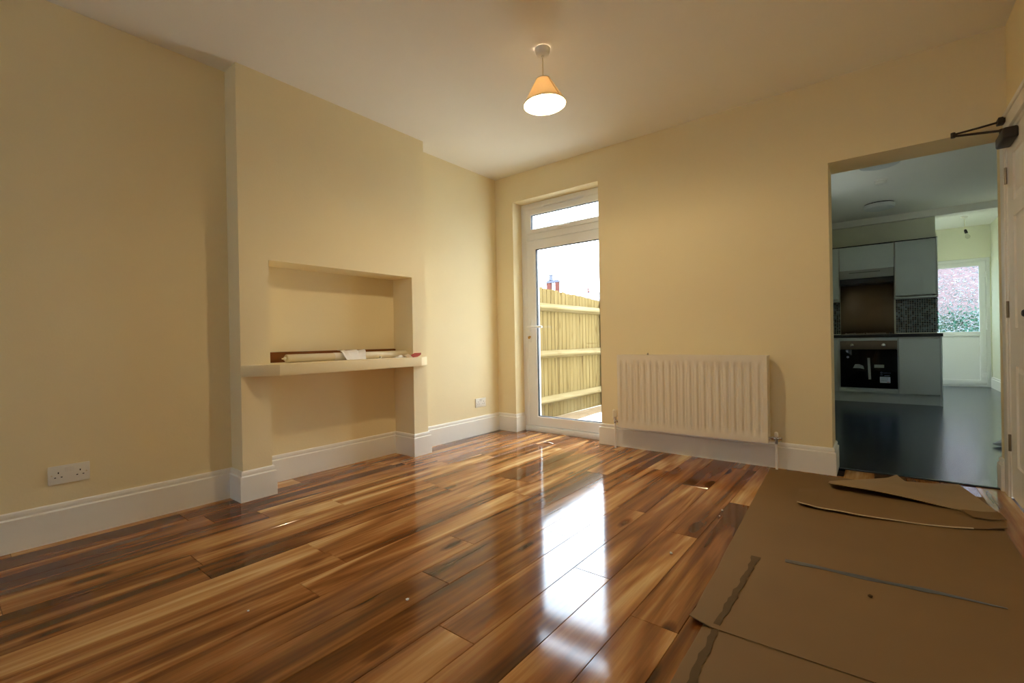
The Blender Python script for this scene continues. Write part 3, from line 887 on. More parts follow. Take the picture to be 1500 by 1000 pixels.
rs = random.Random(5)
pts, ws = [], []
for i in range(46):
    t = i / 45
    y = -1.525 - t * 1.02
    dz = 0.0 if y > -2.09 else -0.0036
    pts.append((2.634 + 0.003 * math.sin(t * 9) + 0.0035 * rs.uniform(-1, 1) + 0.02 * max(0, t - .6), y, dz))
    ws.append((0.034 if i < 2 else 0.016 + 0.007 * rs.random()))
strip('torn_tape', pts, ws, 0.0104, M['papertear'], 'ragged dark torn tape line along the left edge of the cardboard', 'tape')
pts = [(2.733 + (3.348 - 2.733) * i / 12, -1.496 + 0.054 * i / 12 + 0.004 * math.sin(i * .9), 0.0) for i in range(13)]
strip('grey_tape', pts, [0.026 + 0.006 * math.sin(i * 1.7) for i in range(9)] + [0.022, 0.016, 0.012, 0.008], 0.0104, M['tape'], 'long grey tape strip stuck across the cardboard sheet', 'tape')


def loft(name, front, back, nseg, zf, th, mat, parent=None):
    def at(pl, t):
        s = t * (len(pl) - 1); i = min(int(s), len(pl) - 2); u = s - i
        return [pl[i][k] * (1 - u) + pl[i + 1][k] * u for k in (0, 1)]
    rows = []
    for i in range(nseg + 1):
        u = i / nseg
        rows.append([])
        for j in range(41):
            t = j / 40
            a = at(front, t); b2 = at(back, t)
            x = a[0] * (1 - u) + b2[0] * u; y = a[1] * (1 - u) + b2[1] * u
            rows[-1].append((x, y, zf(t, u) + 0.0025 * nz_(x, y, 9)))
    return sheet(name, rows, th, mat, parent)


l1 = thing('cardboard_offcut', (3.08, -0.55, 0.009), 'creased brown cardboard piece with pale torn front edge near the doorway', 'cardboard', 'loose cardboard offcuts')
zf1 = lambda t, u: 0.0140 + 0.012 * u * (1 - u) * 4 * t + 0.008 * max(0, math.sin(math.pi * (u * 1.15 - 0.05))) + 0.010 * (1 - u) ** 4 * (0.5 + 0.5 * math.sin(t * 7)) + 0.010 * max(0, .12 - t) / .12 * (1 - u)
loft('cardboard_ply', [(2.69, -0.775), (2.83, -0.79), (2.95, -0.785), (3.06, -0.76), (3.18, -0.735), (3.30, -0.70), (3.40, -0.655), (3.478, -0.60)],
     [(2.665, -0.47), (2.80, -0.36), (2.92, -0.32), (3.05, -0.28), (3.17, -0.30), (3.30, -0.33), (3.42, -0.38), (3.48, -0.50)], 12, zf1, 0.0035, M['cardboard'], l1)
edge_pts = [(2.69, -0.776), (2.83, -0.791), (2.95, -0.786), (3.06, -0.761), (3.18, -0.736), (3.30, -0.701), (3.36, -0.676)]
m4 = MB(); ep = []
for i in range(31):
    s = i / 30 * (len(edge_pts) - 1); k = min(int(s), len(edge_pts) - 2); u = s - k
    x = edge_pts[k][0] * (1 - u) + edge_pts[k + 1][0] * u; y = edge_pts[k][1] * (1 - u) + edge_pts[k + 1][1] * u
    ep.append((x, y, zf1((x - 2.69) / 0.788, 0) + 0.0025 * nz_(x, y, 9) - 0.0016))
m4.tube(ep, 0.0032, 6); m4.build('torn_edge', M['cardedge'], l1, smooth=True)
l2 = thing('cardboard_offcut', (3.1, -0.15, 0.02), 'brown cardboard scrap, painted paler as kitchen-lit, with ragged far edge lying uppermost in the doorway', 'cardboard', 'loose cardboard offcuts')
zf2 = lambda t, u: 0.046 - 0.026 * u + 0.010 * math.sin(t * 6) * (1 - u)
loft('cardboard_ply', [(2.80, -0.385), (2.91, -0.41), (3.06, -0.44), (3.18, -0.455), (3.30, -0.475), (3.40, -0.475), (3.47, -0.44)],
     [(2.795, -0.235), (2.95, -0.085), (3.07, 0.045), (3.115, 0.145), (3.15, 0.01), (3.25, 0.03), (3.39, 0.11)], 12, zf2, 0.0035, M['cardboard_lit'], l2)
# torn flap at the far right end
l3 = thing('cardboard_offcut', (3.43, -0.46, 0.02), 'small torn cardboard flap under the right end of the uppermost scrap', 'cardboard', 'loose cardboard offcuts')
loft('cardboard_ply', [(3.37, -0.575), (3.43, -0.575), (3.485, -0.53)], [(3.34, -0.50), (3.41, -0.485), (3.475, -0.455)], 4, lambda t, u: 0.040 + 0.006 * u, 0.003, M['cardboard'], l3)

# debris on the boards
ps = sheet('paper_scrap', [[(0.715, -0.262, 0.003), (0.76, -0.250, 0.010), (0.825, -0.262, 0.003)], [(0.725, -0.235, 0.004), (0.765, -0.232, 0.005), (0.82, -0.246, 0.003)]], 0.001, M['paper'])
tag(ps, 'small white paper scrap on the floor in front of the garden door', 'paper')
for i, (x, y, s, lab) in enumerate(((1.733, -2.564, 0.006, 'tiny white plaster crumb on the boards at bottom centre of the picture'),
                                    (1.349, -2.93, 0.004, 'tiny pale crumb on the dark boards at bottom left of the picture'),
                                    (2.346, -1.682, 0.007, 'tiny plaster crumb midway between the window reflection and the cardboard'),
                                    (2.391, -1.055, 0.006, 'tiny white crumb close to the cardboard edge, the farther of two'),
                                    (2.40, -1.14, 0.004, 'tiny white crumb close to the cardboard edge, the nearer of two'),
                                    (3.0, -1.62, 0.007, 'tiny dark crumb on the cardboard sheet below the grey tape'))):
    zb_ = 0.0094 if i == 5 else 0.0
    m4 = MB(); cr_ = random.Random(i)
    bm = bmesh.new(); bmesh.ops.create_icosphere(bm, subdivisions=1, radius=s)
    vv = [(q.co.x * cr_.uniform(.7, 1.3) + x, q.co.y * cr_.uniform(.7, 1.3) + y, max(0, q.co.z * cr_.uniform(.6, 1) + s * 0.6) + zb_) for q in bm.verts]
    ff = [tuple(q.index for q in f.verts) for f in bm.faces]; bm.free()
    tag(m4.add(vv, ff).build('plaster_crumb', M['paper'] if i < 5 else M['papertear']), lab, 'crumb', 'floor crumbs')

# ------------------------------------------------------------------ kitchen and rear lobby shell
struct(MB().box(KL - 0.2, KR + 0.2, 0.20, LY + 0.2, -0.2, 0.0).build('floor_kitchen', M['vinyl']), 'dark blue-grey wood-look vinyl kitchen floor')
MB().box(DL, R, 0.185, 0.215, 0.0, 0.006).build('threshold_strip', M['dark'], None, bevel=0.002)
struct(bpy.data.objects['threshold_strip'], 'dark threshold strip across the kitchen doorway'); bpy.data.objects['threshold_strip'].name = 'trim_1'
KW0, KW1, KZ0, KZ1 = 1.95, 2.75, 1.1, 2.0
w = MB()
w.box(KL - 0.25, KL, WT, KW0, 0, 2.75); w.box(KL - 0.25, KL, KW1, LY + 0.2, 0, 2.75); w.box(KL - 0.25, KL, KW0, KW1, 0, KZ0); w.box(KL - 0.25, KL, KW0, KW1, KZ1, 2.75)
struct(w.build('wall_kitchen_left', M['kwall']))
wk = thing('window_added_2', (KL - 0.15, 2.35, KZ0)); struct(wk, 'unseen white framed kitchen side window added for daylight')  # unseen window added to brighten the kitchen
MB().rectframe('x', KW0, KW1, KZ0, KZ1, 0.06, KL - 0.2, KL - 0.13).build('added_window_frame', M['upvc'], wk)
MB().box(KL - 0.2, KL - 0.13, 2.33, 2.37, KZ0 + 0.06, KZ1 - 0.06).build('added_mullion', M['upvc'], wk)
for a_, b_ in ((KW0 + 0.05, 2.335), (2.365, KW1 - 0.05)):
    MB().box(KL - 0.17, KL - 0.164, a_, b_, KZ0 + 0.05, KZ1 - 0.05).build('pane', M['glass'], wk)
struct(MB().box(KR, KR + 0.2, WT, LY + 0.2, 0, 2.9).build('wall_kitchen_right', M['kwall']), 'pale cream right-hand wall of kitchen and rear lobby')
struct(MB().box(R + 0.2, KR + 0.2, 0.07, WT, 0, 2.75).build('wall_kitchen_front', M['kwall']))
struct(MB().box(KL, 3.657, KY, KY + 0.12, 0, 2.6).build('wall_kitchen_back', M['kwall']), 'cream partition wall behind the kitchen units')
struct(MB().box(KL - 0.2, KR + 0.2, WT, KY, H, H + 0.15).build('ceiling_kitchen', M['ceiling']), 'white kitchen ceiling')
struct(MB().box(KL, KR, KY - 0.06, KY + 0.12, 2.445, H + 0.2).build('trim_2', M['ceiling']), 'white boxed beam at the back of the kitchen ceiling')
struct(MB().box(2.85, KR + 0.2, KY + 0.12, LY + 0.2, LH, LH + 0.12).build('ceiling_lobby', M['ceiling']), 'bright white rear lobby ceiling')
w = MB()   # lobby side wall with an unseen window added for daylight
WY0, WY1, WZ0, WZ1 = 5.0, 6.8, 0.75, 2.25
w.box(2.85, 3.05, KY + 0.12, WY0, 0, LH); w.box(2.85, 3.05, WY1, LY, 0, LH); w.box(2.85, 3.05, WY0, WY1, 0, WZ0); w.box(2.85, 3.05, WY0, WY1, WZ1, LH)
struct(w.build('wall_lobby_left', M['kwall']))
wn_ = thing('window_added_1', (2.95, 5.9, WZ0)); struct(wn_, 'added white framed lobby side window, unseen, lighting the lobby')
MB().rectframe('x', WY0, WY1, WZ0, WZ1, 0.06, 2.90, 2.96).build('added_window_frame', M['upvc'], wn_)
MB().box(2.925, 2.931, WY0 + 0.05, WY1 - 0.05, WZ0 + 0.05, WZ1 - 0.05).build('pane', M['glass'], wn_)
D30, D31, D3H = 3.575, 4.478, 2.115
w = MB(); w.box(2.85, D30, LY, LY + 0.2, 0, LH); w.box(D31, KR, LY, LY + 0.2, 0, LH); w.box(D30, D31, LY, LY + 0.2, D3H, LH)
struct(w.build('wall_lobby_back', M['kwall']), 'pale cream rear lobby wall above the back door')
skirting('baseboard_kitchen', [(KR, LY), (KR, WT)], label='white skirting along the lobby right wall')

d3 = thing('door_3', ((D30 + D31) / 2, LY + 0.05, 0)); struct(d3, 'white back door with obscured glass upper half and solid lower panel')
MB().rectframe('y', D30, D31, 0.0, D3H, 0.05, LY + 0.02, LY + 0.09, wb=0.03).build('door_frame', M['upvc'], d3, bevel=0.004)
l3_ = MB(); l3_.rectframe('y', D30 + 0.052, D31 - 0.052, 0.034, D3H - 0.054, 0.075, LY + 0.008, LY + 0.07, wt=0.075, wb=0.085)
l3_.box(D30 + 0.12, D31 - 0.12, LY + 0.008, LY + 0.07, 0.835, 0.912)
l3o = l3_.build('door_leaf', M['upvc'], d3, bevel=0.003)
MB().box(D30 + 0.122, D31 - 0.122, LY + 0.022, LY + 0.05, 0.115, 0.84).build('lower_panel', M['upvc'], l3o)
MB().box(D30 + 0.122, D31 - 0.122, LY + 0.030, LY + 0.036, 0.905, 1.99).build('pane', M['obscure'], l3o)
for z in (0.20, 0.99, 1.83):
    m4 = MB(); m4.box(D31 - 0.10, D31 - 0.03, LY - 0.004, LY + 0.010, z - 0.035, z + 0.035); m4.cyl((D31 - 0.045, LY - 0.006, z - 0.055), (D31 - 0.045, LY - 0.006, z + 0.055), 0.009, 10)
    m4.build('hinge', M['upvc'], d3)

# ------------------------------------------------------------------ kitchen units
UY = 4.08


def base_unit(x0, x1, label, door=True, end=False):
    u = thing('base_cabinet', ((x0 + x1) / 2, UY + 0.3, 0), label, 'cabinet', 'kitchen base cabinets')
    c_ = MB()
    c_.box(x0, x0 + 0.016, UY + 0.02, KY - 0.02, 0.13, 0.855); c_.box(x1 - 0.016, x1, UY + 0.02, KY - 0.02, 0.13, 0.855)
    c_.box(x0 + 0.016, x1 - 0.016, UY + 0.02, KY - 0.02, 0.13, 0.148); c_.box(x0 + 0.016, x1 - 0.016, KY - 0.03, KY - 0.02, 0.148, 0.855)
    c_.box(x0 + 0.016, x1 - 0.016, UY + 0.02, UY + 0.1, 0.838, 0.855)
    c_.build('carcass', M['carcass'], u)
    if door:
        MB().box(x0 + 0.003, x1 - 0.003, UY, UY + 0.019, 0.132, 0.832).build('cabinet_door', M['unit'], u, bevel=0.002)
        MB().box(x0 + 0.003, x1 - 0.003, UY + 0.012, UY + 0.02, 0.836, 0.853).build('grip_rail', M['carcass'], u)
    if end:
        MB().box(x1, x1 + 0.018, UY - 0.002, KY, 0.0, 0.856).build('end_panel', M['unit'], u, bevel=0.001)
    MB().box(x0, x1, UY + 0.05, UY + 0.066, 0.0, 0.125).build('plinth', M['unit'], u)
    for x in (x0 + 0.06, x1 - 0.06):
        MB().cyl((x, UY + 0.12, 0.0), (x, UY + 0.12, 0.13), 0.018, 10).build('leg', M['dark'], u)
    return u


base_unit(2.225, 2.616, 'grey gloss base cabinet half hidden by the doorway edge, left of the oven')
ou = base_unit(2.618, 3.244, 'grey oven housing cabinet holding the black built-in oven', door=False)
for a_, b_ in ((2.620, 2.637), (3.235, 3.242)):
    MB().box(a_, b_, UY, UY + 0.019, 0.132, 0.853).build('side_strip', M['unit'], ou, bevel=0.001)
MB().box(2.637, 3.235, UY, UY + 0.019, 0.132, 0.190).build('filler_panel', M['unit'], ou, bevel=0.001)
MB().box(2.637, 3.235, UY, UY + 0.019, 0.816, 0.853).build('filler_panel', M['unit'], ou, bevel=0.001)
base_unit(3.246, 3.638, 'narrow grey gloss base cabinet with end panel, right of the oven', end=True)
wt = thing('worktop', (2.94, 4.38, 0.857), 'black laminate worktop running over the grey base cabinets', 'worktop')
MB().box(2.22, 3.664, UY - 0.022, KY, 0.857, 0.897).build('worktop_slab', M['worktop'], wt, bevel=0.003)

ov = thing('built_in_oven', (2.936, UY, 0.19), 'black built-in oven with bronze control strip and stickers on the glass', 'oven')
MB().box(2.645, 3.227, UY + 0.004, UY + 0.5, 0.20, 0.81).build('oven_body', M['dark'], ov)
MB().box(2.639, 3.233, UY - 0.022, UY + 0.003, 0.702, 0.814).build('control_fascia', M['ovenfascia'], ov, bevel=0.002)
og = MB().box(2.639, 3.233, UY - 0.022, UY + 0.003, 0.194, 0.698).build('oven_door', M['ovenglass'], ov, bevel=0.002)
for x in (2.768, 3.096):
    kb = MB().lathe([(0.020, 0), (0.020, 0.004), (0.015, 0.006), (0.013, 0.022), (0.010, 0.025)], (x, UY - 0.022, 0.757), 20, (0, -1, 0)).build('control_knob', M['chrome'], ov, smooth=True)
y_ = UY - 0.0232


def flat(name, mat, pts, par):
    """thin sticker, tape or reflection patch on the oven glass, outline in x,z"""
    n = len(pts)
    m5 = MB(); m5.add([(x, y_, z) for x, z in pts] + [(x, UY - 0.0218, z) for x, z in pts],
                      [tuple(range(n)), tuple(reversed(range(n, 2 * n)))] + [(i, (i + 1) % n, n + (i + 1) % n, n + i) for i in range(n)])
    return m5.build(name, mat, par)


def rect(x0, x1, z0, z1):
    return [(x0, z0), (x1, z0), (x1, z1), (x0, z1)]


flat('sticker', M['sticker'], rect(3.055, 3.160, 0.268, 0.345), og)
for z in (0.334, 0.318, 0.303, 0.290):
    y_ = UY - 0.0238
    flat('sticker_line', M['print'], rect(3.068, 3.068 + (0.07 if z > 0.3 else 0.06), z - 0.0025, z + 0.0025), og)
flat('sticker_line', simple('pink_print', (190, 110, 130), 0.5), rect(3.125, 3.152, 0.272, 0.282), og)
y_ = UY - 0.0232
flat('tape_and_glint', M['tape_glint'], [(2.930, 0.590), (2.956, 0.590), (2.966, 0.308), (2.938, 0.308)], og)
flat('tape_and_glint', M['tape_glint'], rect(3.000, 3.100, 0.462, 0.502), og)
flat('film_reflection', M['tape_glint'], [(2.775, 0.452), (2.80, 0.505), (2.84, 0.507), (2.885, 0.485), (2.895, 0.440), (2.85, 0.452)], og)  # pale patch painted as a reflection on the oven glass
bpy.data.objects['film_reflection'].name = 'tape_and_glint'
# maker's marks on the glass: round emblem, and a small logo with its word above the white sticker
MB().lathe([(0.007, 0), (0.013, 0), (0.013, 0.0008), (0.007, 0.0008), (0.007, 0)], (2.722, UY - 0.022, 0.598), 18, (0, -1, 0), caps=False).build('emblem', M['sticker'], og)
MB().lathe([(0.007, 0), (0.011, 0), (0.011, 0.0008), (0.007, 0.0008), (0.007, 0)], (3.072, UY - 0.022, 0.398), 18, (0, -1, 0), caps=False).build('emblem', M['print'], og)


def text(name, body, size, loc, mat, par, rot=(math.radians(90), 0, 0)):
    cu = bpy.data.curves.new(name, 'FONT'); cu.body = body; cu.size = size; cu.extrude = 0.0003; cu.resolution_u = 2
    o = bpy.data.objects.new(name, cu); C.objects.link(o)
    dg = bpy.context.evaluated_depsgraph_get()
    me = bpy.data.meshes.new_from_object(o.evaluated_get(dg))
    bpy.data.objects.remove(o)
    me.materials.append(mat)
    o = bpy.data.objects.new(name, me); C.objects.link(o)
    o.parent = par
    off = Vector((0, 0, 0)); q = par
    while q is not None:
        off += q.location; q = q.parent
    o.location = Vector(loc) - off; o.rotation_euler = rot
    return o


text('lettering', 'Lamona', 0.024, (3.090, UY - 0.0228, 0.390), M['print'], og)
flat('sticker_line', M['print'], rect(3.060, 3.085, 0.368, 0.372), og)
flat('sticker_line', M['print'], rect(3.100, 3.155, 0.358, 0.366), og)

hb = thing('gas_hob', (2.93, 4.4, 0.897), 'low steel hob set into the black worktop above the oven', 'hob')
MB().box(2.65, 3.21, UY + 0.05, UY + 0.55, 0.897, 0.903).build('hob_plate', M['steel'], hb, bevel=0.002)
for x in (2.77, 3.08):
    for y in (UY + 0.17, UY + 0.40):
        MB().lathe([(0.04, 0), (0.04, 0.006), (0.03, 0.012), (0.004, 0.013)], (x, y, 0.903), 18).build('burner', M['dark'], hb, smooth=True)
for x in (2.69, 2.92):
    m5 = MB()
    for q in (0, 0.10, 0.20):
        m5.box(x + q, x + q + 0.006, UY + 0.09, UY + 0.49, 0.912, 0.918)
    for q in (0.09, 0.28, 0.484):
        m5.box(x, x + 0.206, UY + q, UY + q + 0.006, 0.906, 0.913)
    for q in (0.09, 0.484):
        for r_ in (0, 0.2):
            m5.box(x + r_, x + r_ + 0.006, UY + q, UY + q + 0.006, 0.903, 0.913)
    m5.build('pan_support', M['steel'], hb)
for i in range(4):
    MB().lathe([(0.014, 0), (0.012, 0.016), (0.003, 0.017)], (3.175, UY + 0.12 + i * 0.09, 0.903), 14).build('burner_knob', M['dark'], hb, smooth=True)

sp = tag(MB().box(2.622, 3.222, KY - 0.008, KY, 0.897, 1.66).build('splashback', M['splash'], bevel=0.001), 'tall bronze metal splashback panel behind the hob', 'splashback')


def mosaic(x0, x1, z0, z1):
    m5 = MB(); s = 0.024; g = 0.0015
    nx = int((x1 - x0) / s); nzz = int((z1 - z0) / s)
    i0 = math.ceil(x0 / s); k0 = math.ceil(z0 / s)
    for i in range(i0, i0 + nx):
        for k in range(k0, k0 + nzz):
            m5.box(i * s + g, i * s + s - g, KY - 0.006, KY - 0.0002, k * s + g, k * s + s - g)
    return m5


kw = bpy.data.objects['wall_kitchen_back']
for (a, b2) in ((2.22, 2.62), (3.224, 3.657)):
    o = mosaic(a, b2, 0.897, 1.38).build('mosaic_tiles', M['mosaic'], kw); o['kind'] = 'stuff'


def wall_unit(x0, x1, z0, z1, label, end=False):
    u = thing('wall_cabinet', ((x0 + x1) / 2, KY - 0.17, z0), label, 'cabinet', 'kitchen wall cabinets')
    yf = KY - 0.33
    c_ = MB(); c_.box(x0, x0 + 0.016, yf + 0.02, KY, z0, z1); c_.box(x1 - 0.016, x1, yf + 0.02, KY, z0, z1)
    c_.box(x0 + 0.016, x1 - 0.016, yf + 0.02, KY, z0, z0 + 0.016); c_.box(x0 + 0.016, x1 - 0.016, yf + 0.02, KY, z1 - 0.016, z1)
    c_.box(x0 + 0.016, x1 - 0.016, KY - 0.01, KY, z0 + 0.016, z1 - 0.016)
    c_.build('carcass', M['carcass'], u)
    lip = 0.035 if z1 - z0 > 0.5 else 0.0
    MB().box(x0 + 0.012, x1 - 0.006, yf, yf + 0.019, z0 + lip, z1 - 0.008).build('cabinet_door', M['unit'], u, bevel=0.002)
    if lip:
        MB().box(x0 + 0.002, x1, yf + 0.004, yf + 0.02, z0, z0 + 0.018).build('light_pelmet', M['unit'], u, bevel=0.001)
    if end:
        MB().box(x1, x1 + 0.014, yf, KY, z0, z1).build('end_panel', M['unit'], u, bevel=0.001)
    MB().box(x0, x1 + (0.014 if end else 0), yf - 0.002, KY, z1, z1 + 0.008).build('top_trim', M['dark'], u)


wall_unit(2.225, 2.622, 1.365, 2.118, 'tall grey wall cabinet half hidden by the doorway edge')
wall_unit(2.624, 3.224, 1.79, 2.118, 'short wide grey wall cabinet above the extractor hood')
wall_unit(3.226, 3.636, 1.365, 2.118, 'grey wall cabinet beside the hood, nearest the back door', end=True)
eh = thing('extractor_hood', (2.924, KY - 0.17, 1.62), 'slim grey extractor hood with a vent slot under the short cabinet', 'extractor hood')
MB().box(2.628, 3.220, KY - 0.335, KY - 0.05, 1.672, 1.788).build('visor', simple('hood_grey_enamel', (150, 150, 142), 0.45), eh, bevel=0.003)
MB().box(2.632, 3.216, KY - 0.325, KY - 0.01, 1.60, 1.671).build('hood_body', M['dark'], eh, bevel=0.002)
m5 = MB()
for i in range(22):
    m5.box(2.74 + i * 0.0155, 2.75 + i * 0.0155, KY - 0.337, KY - 0.334, 1.745, 1.757)
m5.build('vent_slot', M['dark'], eh)


# ceiling fittings in the kitchen
def disc_light(x, y, label):
    t = thing('ceiling_light', (x, y, H), label, 'ceiling light', 'round kitchen ceiling lights')
    MB().lathe([(0.150, 0), (0.150, -0.012), (0.145, -0.014)], (x, y, H), 40).build('base_ring', M['dark'], t, smooth=True)
    MB().lathe([(0.158, -0.012), (0.158, -0.046), (0.150, -0.058), (0.120, -0.068), (0.06, -0.073), (0.004, -0.074)], (x, y, H), 40).build('diffuser', M['diffuser'], t, smooth=True)


disc_light(3.075, 3.83, 'round white flush ceiling light near the kitchen units')
disc_light(3.07, 1.93, 'round flush ceiling light cut off by the doorway head')
sd = thing('smoke_detector', (3.085, 2.70, H), 'white smoke detector between the two round kitchen lights', 'smoke detector')
MB().lathe([(0.058, 0), (0.058, -0.012), (0.05, -0.016)], (3.085, 2.70, H), 28).build('base_plate', M['plastic'], sd, smooth=True)
MB().lathe([(0.052, -0.014), (0.054, -0.026), (0.045, -0.042), (0.02, -0.048), (0.003, -0.048)], (3.085, 2.70, H), 28).build('sensor_cap', M['plastic'], sd, smooth=True)
bp_ = thing('bare_bulb_pendant', (4.085, 6.1, LH), 'bare unlit bulb on a short flex in the rear lobby', 'lamp')
MB().lathe([(0.042, 0), (0.042, -0.01), (0.034, -0.028), (0.006, -0.032)], (4.085, 6.1, LH), 24).build('ceiling_rose', M['plastic'], bp_, smooth=True)
MB().tube([(4.085, 6.1, LH - 0.03), (4.087, 6.1, LH - 0.12), (4.095, 6.1, LH - 0.205)], 0.0035, 8).build('flex', M['cream_plastic'], bp_, smooth=True)
ba = Vector((0.25, 0, -1)).normalized()
MB().lathe([(0.008, 0), (0.017, 0.012), (0.018, 0.06)], (4.093, 6.1, LH - 0.195), 16, ba).build('lamp_holder', M['closer'], bp_, smooth=True)
MB().lathe([(0.012, 0.055), (0.014, 0.075), (0.027, 0.10), (0.030, 0.118), (0.024, 0.137), (0.004, 0.146)], (4.093, 6.1, LH - 0.195), 20, ba).build('bulb', M['bulbglass'], bp_, smooth=True)
m5 = MB()
m5.add([(3.725, 1.60, 0.018), (3.80, 1.55, 0.0), (3.88, 1.55, 0.0), (3.88, 1.66, 0.0), (3.80, 1.66, 0.0),
        (3.78, 1.56, 0.045), (3.88, 1.56, 0.055), (3.88, 1.65, 0.055), (3.78, 1.65, 0.045)],
       [(0, 5, 8), (5, 6, 7, 8), (0, 1, 5), (1, 2, 6, 5), (2, 3, 7, 6), (3, 4, 8, 7), (0, 8, 4), (0, 4, 3, 2, 1)])
tag(m5.build('floor_wedge', simple('grey_plastic', (172, 172, 168), 0.5), None, bevel=0.004), 'small grey wedge lying on the dark kitchen floor just inside the doorway', 'wedge')

# ------------------------------------------------------------------ outside
struct(MB().box(-40, KL - 0.25, WT, 45, -0.6, -0.2).build('ground', M['gravel']), 'pale gravel ground outside the garden door')
sb = MB()
rows = []
for i in range(41):
    y = 0.4 + i * 0.16
    e = 0.27 + 0.05 * nz_(0, y, 3.0)
    rows.append([(-0.50, y, -0.165 - 0.02 * max(0, y - 1.5) * .5), (-0.50 + e * .6, y, -0.18), (-0.50 + e, y, -0.1995)])
so = sheet('soil_border', rows, 0.001, M['soil'])
so['label'] = 'strip of bare brown soil along the foot of the garden fence'; so['kind'] = 'stuff'
fc = thing('garden_fence', (-0.6, 3.0, -0.25), 'new pale wooden close-board fence with three rails outside the glass door', 'fence')
rf = random.Random(3)
y = 0.34; i = 0
while y < 6.6:
    bw = 0.098 + rf.uniform(-0.004, 0.004)
    top = 1.632 - 0.050 * (y - 1.57) + rf.uniform(-0.008, 0.008)
    m5 = MB()
    m5.prism([(-0.6045, y - 0.006), (-0.600 + rf.uniform(-0.001, 0.001), y - 0.006), (-0.605, y + bw), (-0.612, y + bw)], -0.25, top)
    m5.build('board', M['fence'], fc)
    y += bw; i += 1
for z in (1.36, 0.70, 0.062):
    m5 = MB()
    a, e = 0.33, 6.6
    m5.add([(-0.587, a, z + 0.055), (-0.517, a, z), (-0.517, a, z - 0.018), (-0.587, a, z - 0.055), (-0.587, e, z + 0.055), (-0.517, e, z), (-0.517, e, z - 0.018), (-0.587, e, z - 0.055)],
           [(0, 1, 2, 3), (7, 6, 5, 4), (0, 4, 5, 1), (1, 5, 6, 2), (2, 6, 7, 3), (3, 7, 4, 0)])
    m5.build('arris_rail', M['rail'], fc)
for y in (0.9, 3.35, 5.8):
    MB().box(-0.586, -0.502, y, y + 0.095, -0.3, 1.50).build('post', M['fence'], fc, bevel=0.004)

# outer skin of the kitchen extension and upper storey of the house
w = MB()
w.box(KL - 0.40, KL - 0.251, WT + 0.001, KW0, -0.2, 2.75); w.box(KL - 0.40, KL - 0.251, KW1, LY + 0.2, -0.2, 2.75)
w.box(KL - 0.40, KL - 0.251, KW0, KW1, -0.2, KZ0); w.box(KL - 0.40, KL - 0.251, KW0, KW1, KZ1, 2.75)
struct(w.build('wall_extension_outer', M['render_wall']))
struct(MB().box(-0.35, R + 0.2, YB - 0.25, WT, H + 0.152, 5.6).build('wall_upper_storey', M['palebrick']))

# distant houses with chimneys above the fence
def house(name, x, y, w_, d_, eave, ridge, label):
    t = thing(name, (x, y, -0.2), label, 'house')
    MB().box(x - w_ / 2, x + w_ / 2, y - d_ / 2, y + d_ / 2, -0.2, eave).build('house_walls', M['palebrick'], t)
    m6 = MB(); o_ = 0.25
    m6.add([(x - w_ / 2 - o_, y - d_ / 2 - o_, eave), (x + w_ / 2 + o_, y - d_ / 2 - o_, eave), (x + w_ / 2 + o_, y + d_ / 2 + o_, eave), (x - w_ / 2 - o_, y + d_ / 2 + o_, eave),
            (x - w_ / 2 - o_, y, ridge), (x + w_ / 2 + o_, y, ridge)],
           [(0, 1, 5, 4), (2, 3, 4, 5), (1, 2, 5), (3, 0, 4), (3, 2, 1, 0)])
    m6.build('roof', M['roof'], t)
    return t


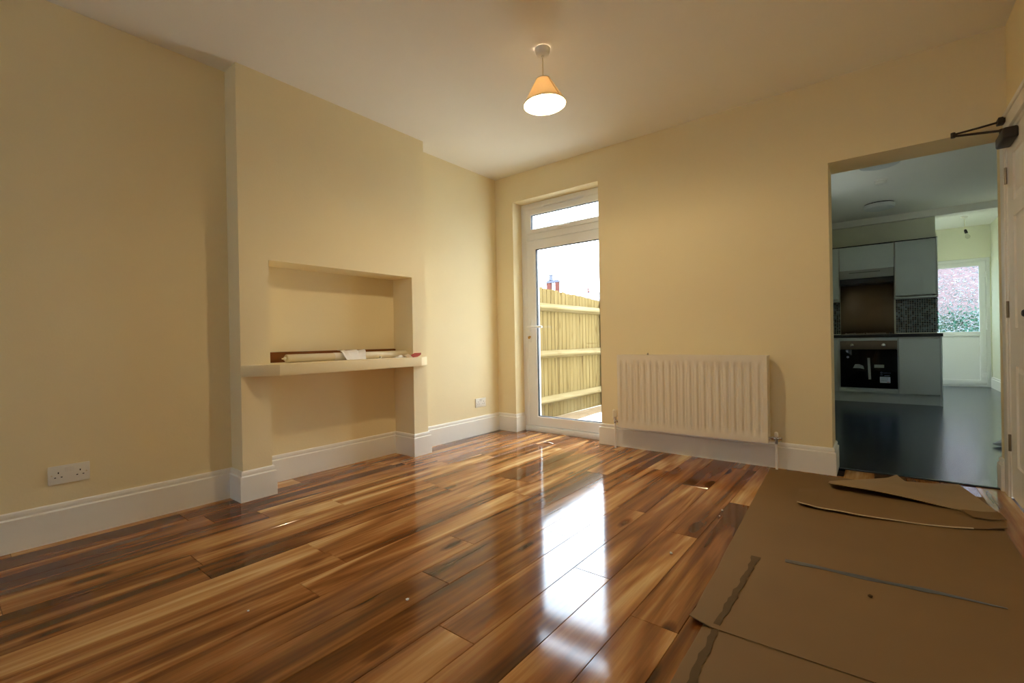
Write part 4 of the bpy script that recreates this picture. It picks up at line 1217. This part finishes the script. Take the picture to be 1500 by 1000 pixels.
hs = house('far_house', -13.2, 22.4, 6.0, 6.0, 2.3, 3.85, 'distant house whose larger brick chimney with an open gap shows above the fence')
cp = MB().box(-14.10, -13.76, 21.8, 21.98, 3.4, 4.66).build('flue_pier', M['brick'], hs)
MB().box(-13.44, -13.18, 21.8, 21.98, 3.4, 4.66).build('flue_pier', M['brick'], hs)
m6 = MB(); m6.box(-14.14, -13.14, 21.76, 22.02, 4.66, 4.76); m6.box(-14.08, -13.22, 21.8, 21.98, 4.76, 4.84)
m6.build('chimney_cap', M['capstone'], hs, bevel=0.01)
MB().lathe([(0.16, 0), (0.15, 0.05), (0.12, 0.1), (0.12, 0.30), (0.15, 0.33), (0.14, 0.38), (0.10, 0.38)], (-13.80, 21.89, 4.84), 16).build('chimney_pot', M['capstone'], hs, smooth=True)
hs = house('far_house', -14.4, 28.3, 5.0, 4.6, 2.6, 3.9, 'distant house whose smaller chimney with a slim pot shows at the right above the fence')
MB().box(-14.56, -14.23, 27.8, 28.2, 3.5, 4.42).build('flue_pier', M['brick'], hs)
MB().box(-14.62, -14.16, 27.75, 28.25, 4.42, 4.50).build('chimney_cap', M['capstone'], hs, bevel=0.01)
MB().lathe([(0.13, 0), (0.10, 0.06), (0.07, 0.1), (0.06, 0.36), (0.03, 0.38)], (-14.39, 28.0, 4.50), 14).build('chimney_pot', M['brick'], hs, smooth=True)
for dx in (0.0, 0.22):
    MB().lathe([(0.08, 0), (0.07, 0.7), (0.09, 0.74), (0.05, 0.76)], (-15.07 + dx, 28.1, 3.62), 12).build('chimney_pot', M['brick'], hs, smooth=True)

# beyond the back door: hedge below a brick house front
hd = thing('garden_hedge', (4.2, 9.3, -0.2), 'blurred green hedge seen through the obscured back door glass', 'hedge')
bm = bmesh.new(); bmesh.ops.create_grid(bm, x_segments=2, y_segments=2, size=1); bm.free()
m6 = MB(); rr = random.Random(9)
for i in range(1500):
    c = Vector((rr.uniform(2.6, 6.0), rr.uniform(9.0, 9.5), rr.uniform(-0.2, 1.35) + 0.1 * math.sin(i)))
    d = Vector((rr.uniform(-1, 1), rr.uniform(-1, 1), rr.uniform(-1, 1))).normalized(); e = d.orthogonal().normalized(); s_ = rr.uniform(0.05, 0.1)
    m6.add([c - d * s_, c + e * s_ * .5, c + d * s_, c - e * s_ * .5], [(0, 1, 2, 3)])
fo = m6.build('foliage', M['leaf'], hd); fo['kind'] = 'stuff'
MB().box(2.65, 5.95, 9.08, 9.45, -0.2, 1.25).build('twig_core', simple('dark_green_twigs', (50, 70, 46), 0.9, var=0.3, vscale=14), hd, bevel=0.04)
struct(MB().box(KL - 0.25, 12, LY + 0.2, 40, -0.6, -0.201).build('ground_yard', simple('grey_yard_paving', (172, 178, 182), 0.9, bump=0.2, bscale=20, var=0.15)))
hs = house('brick_house', 5.2, 15.5, 9.0, 5.0, 4.6, 6.6, 'pale red brick house blurred behind the obscured back door glass')
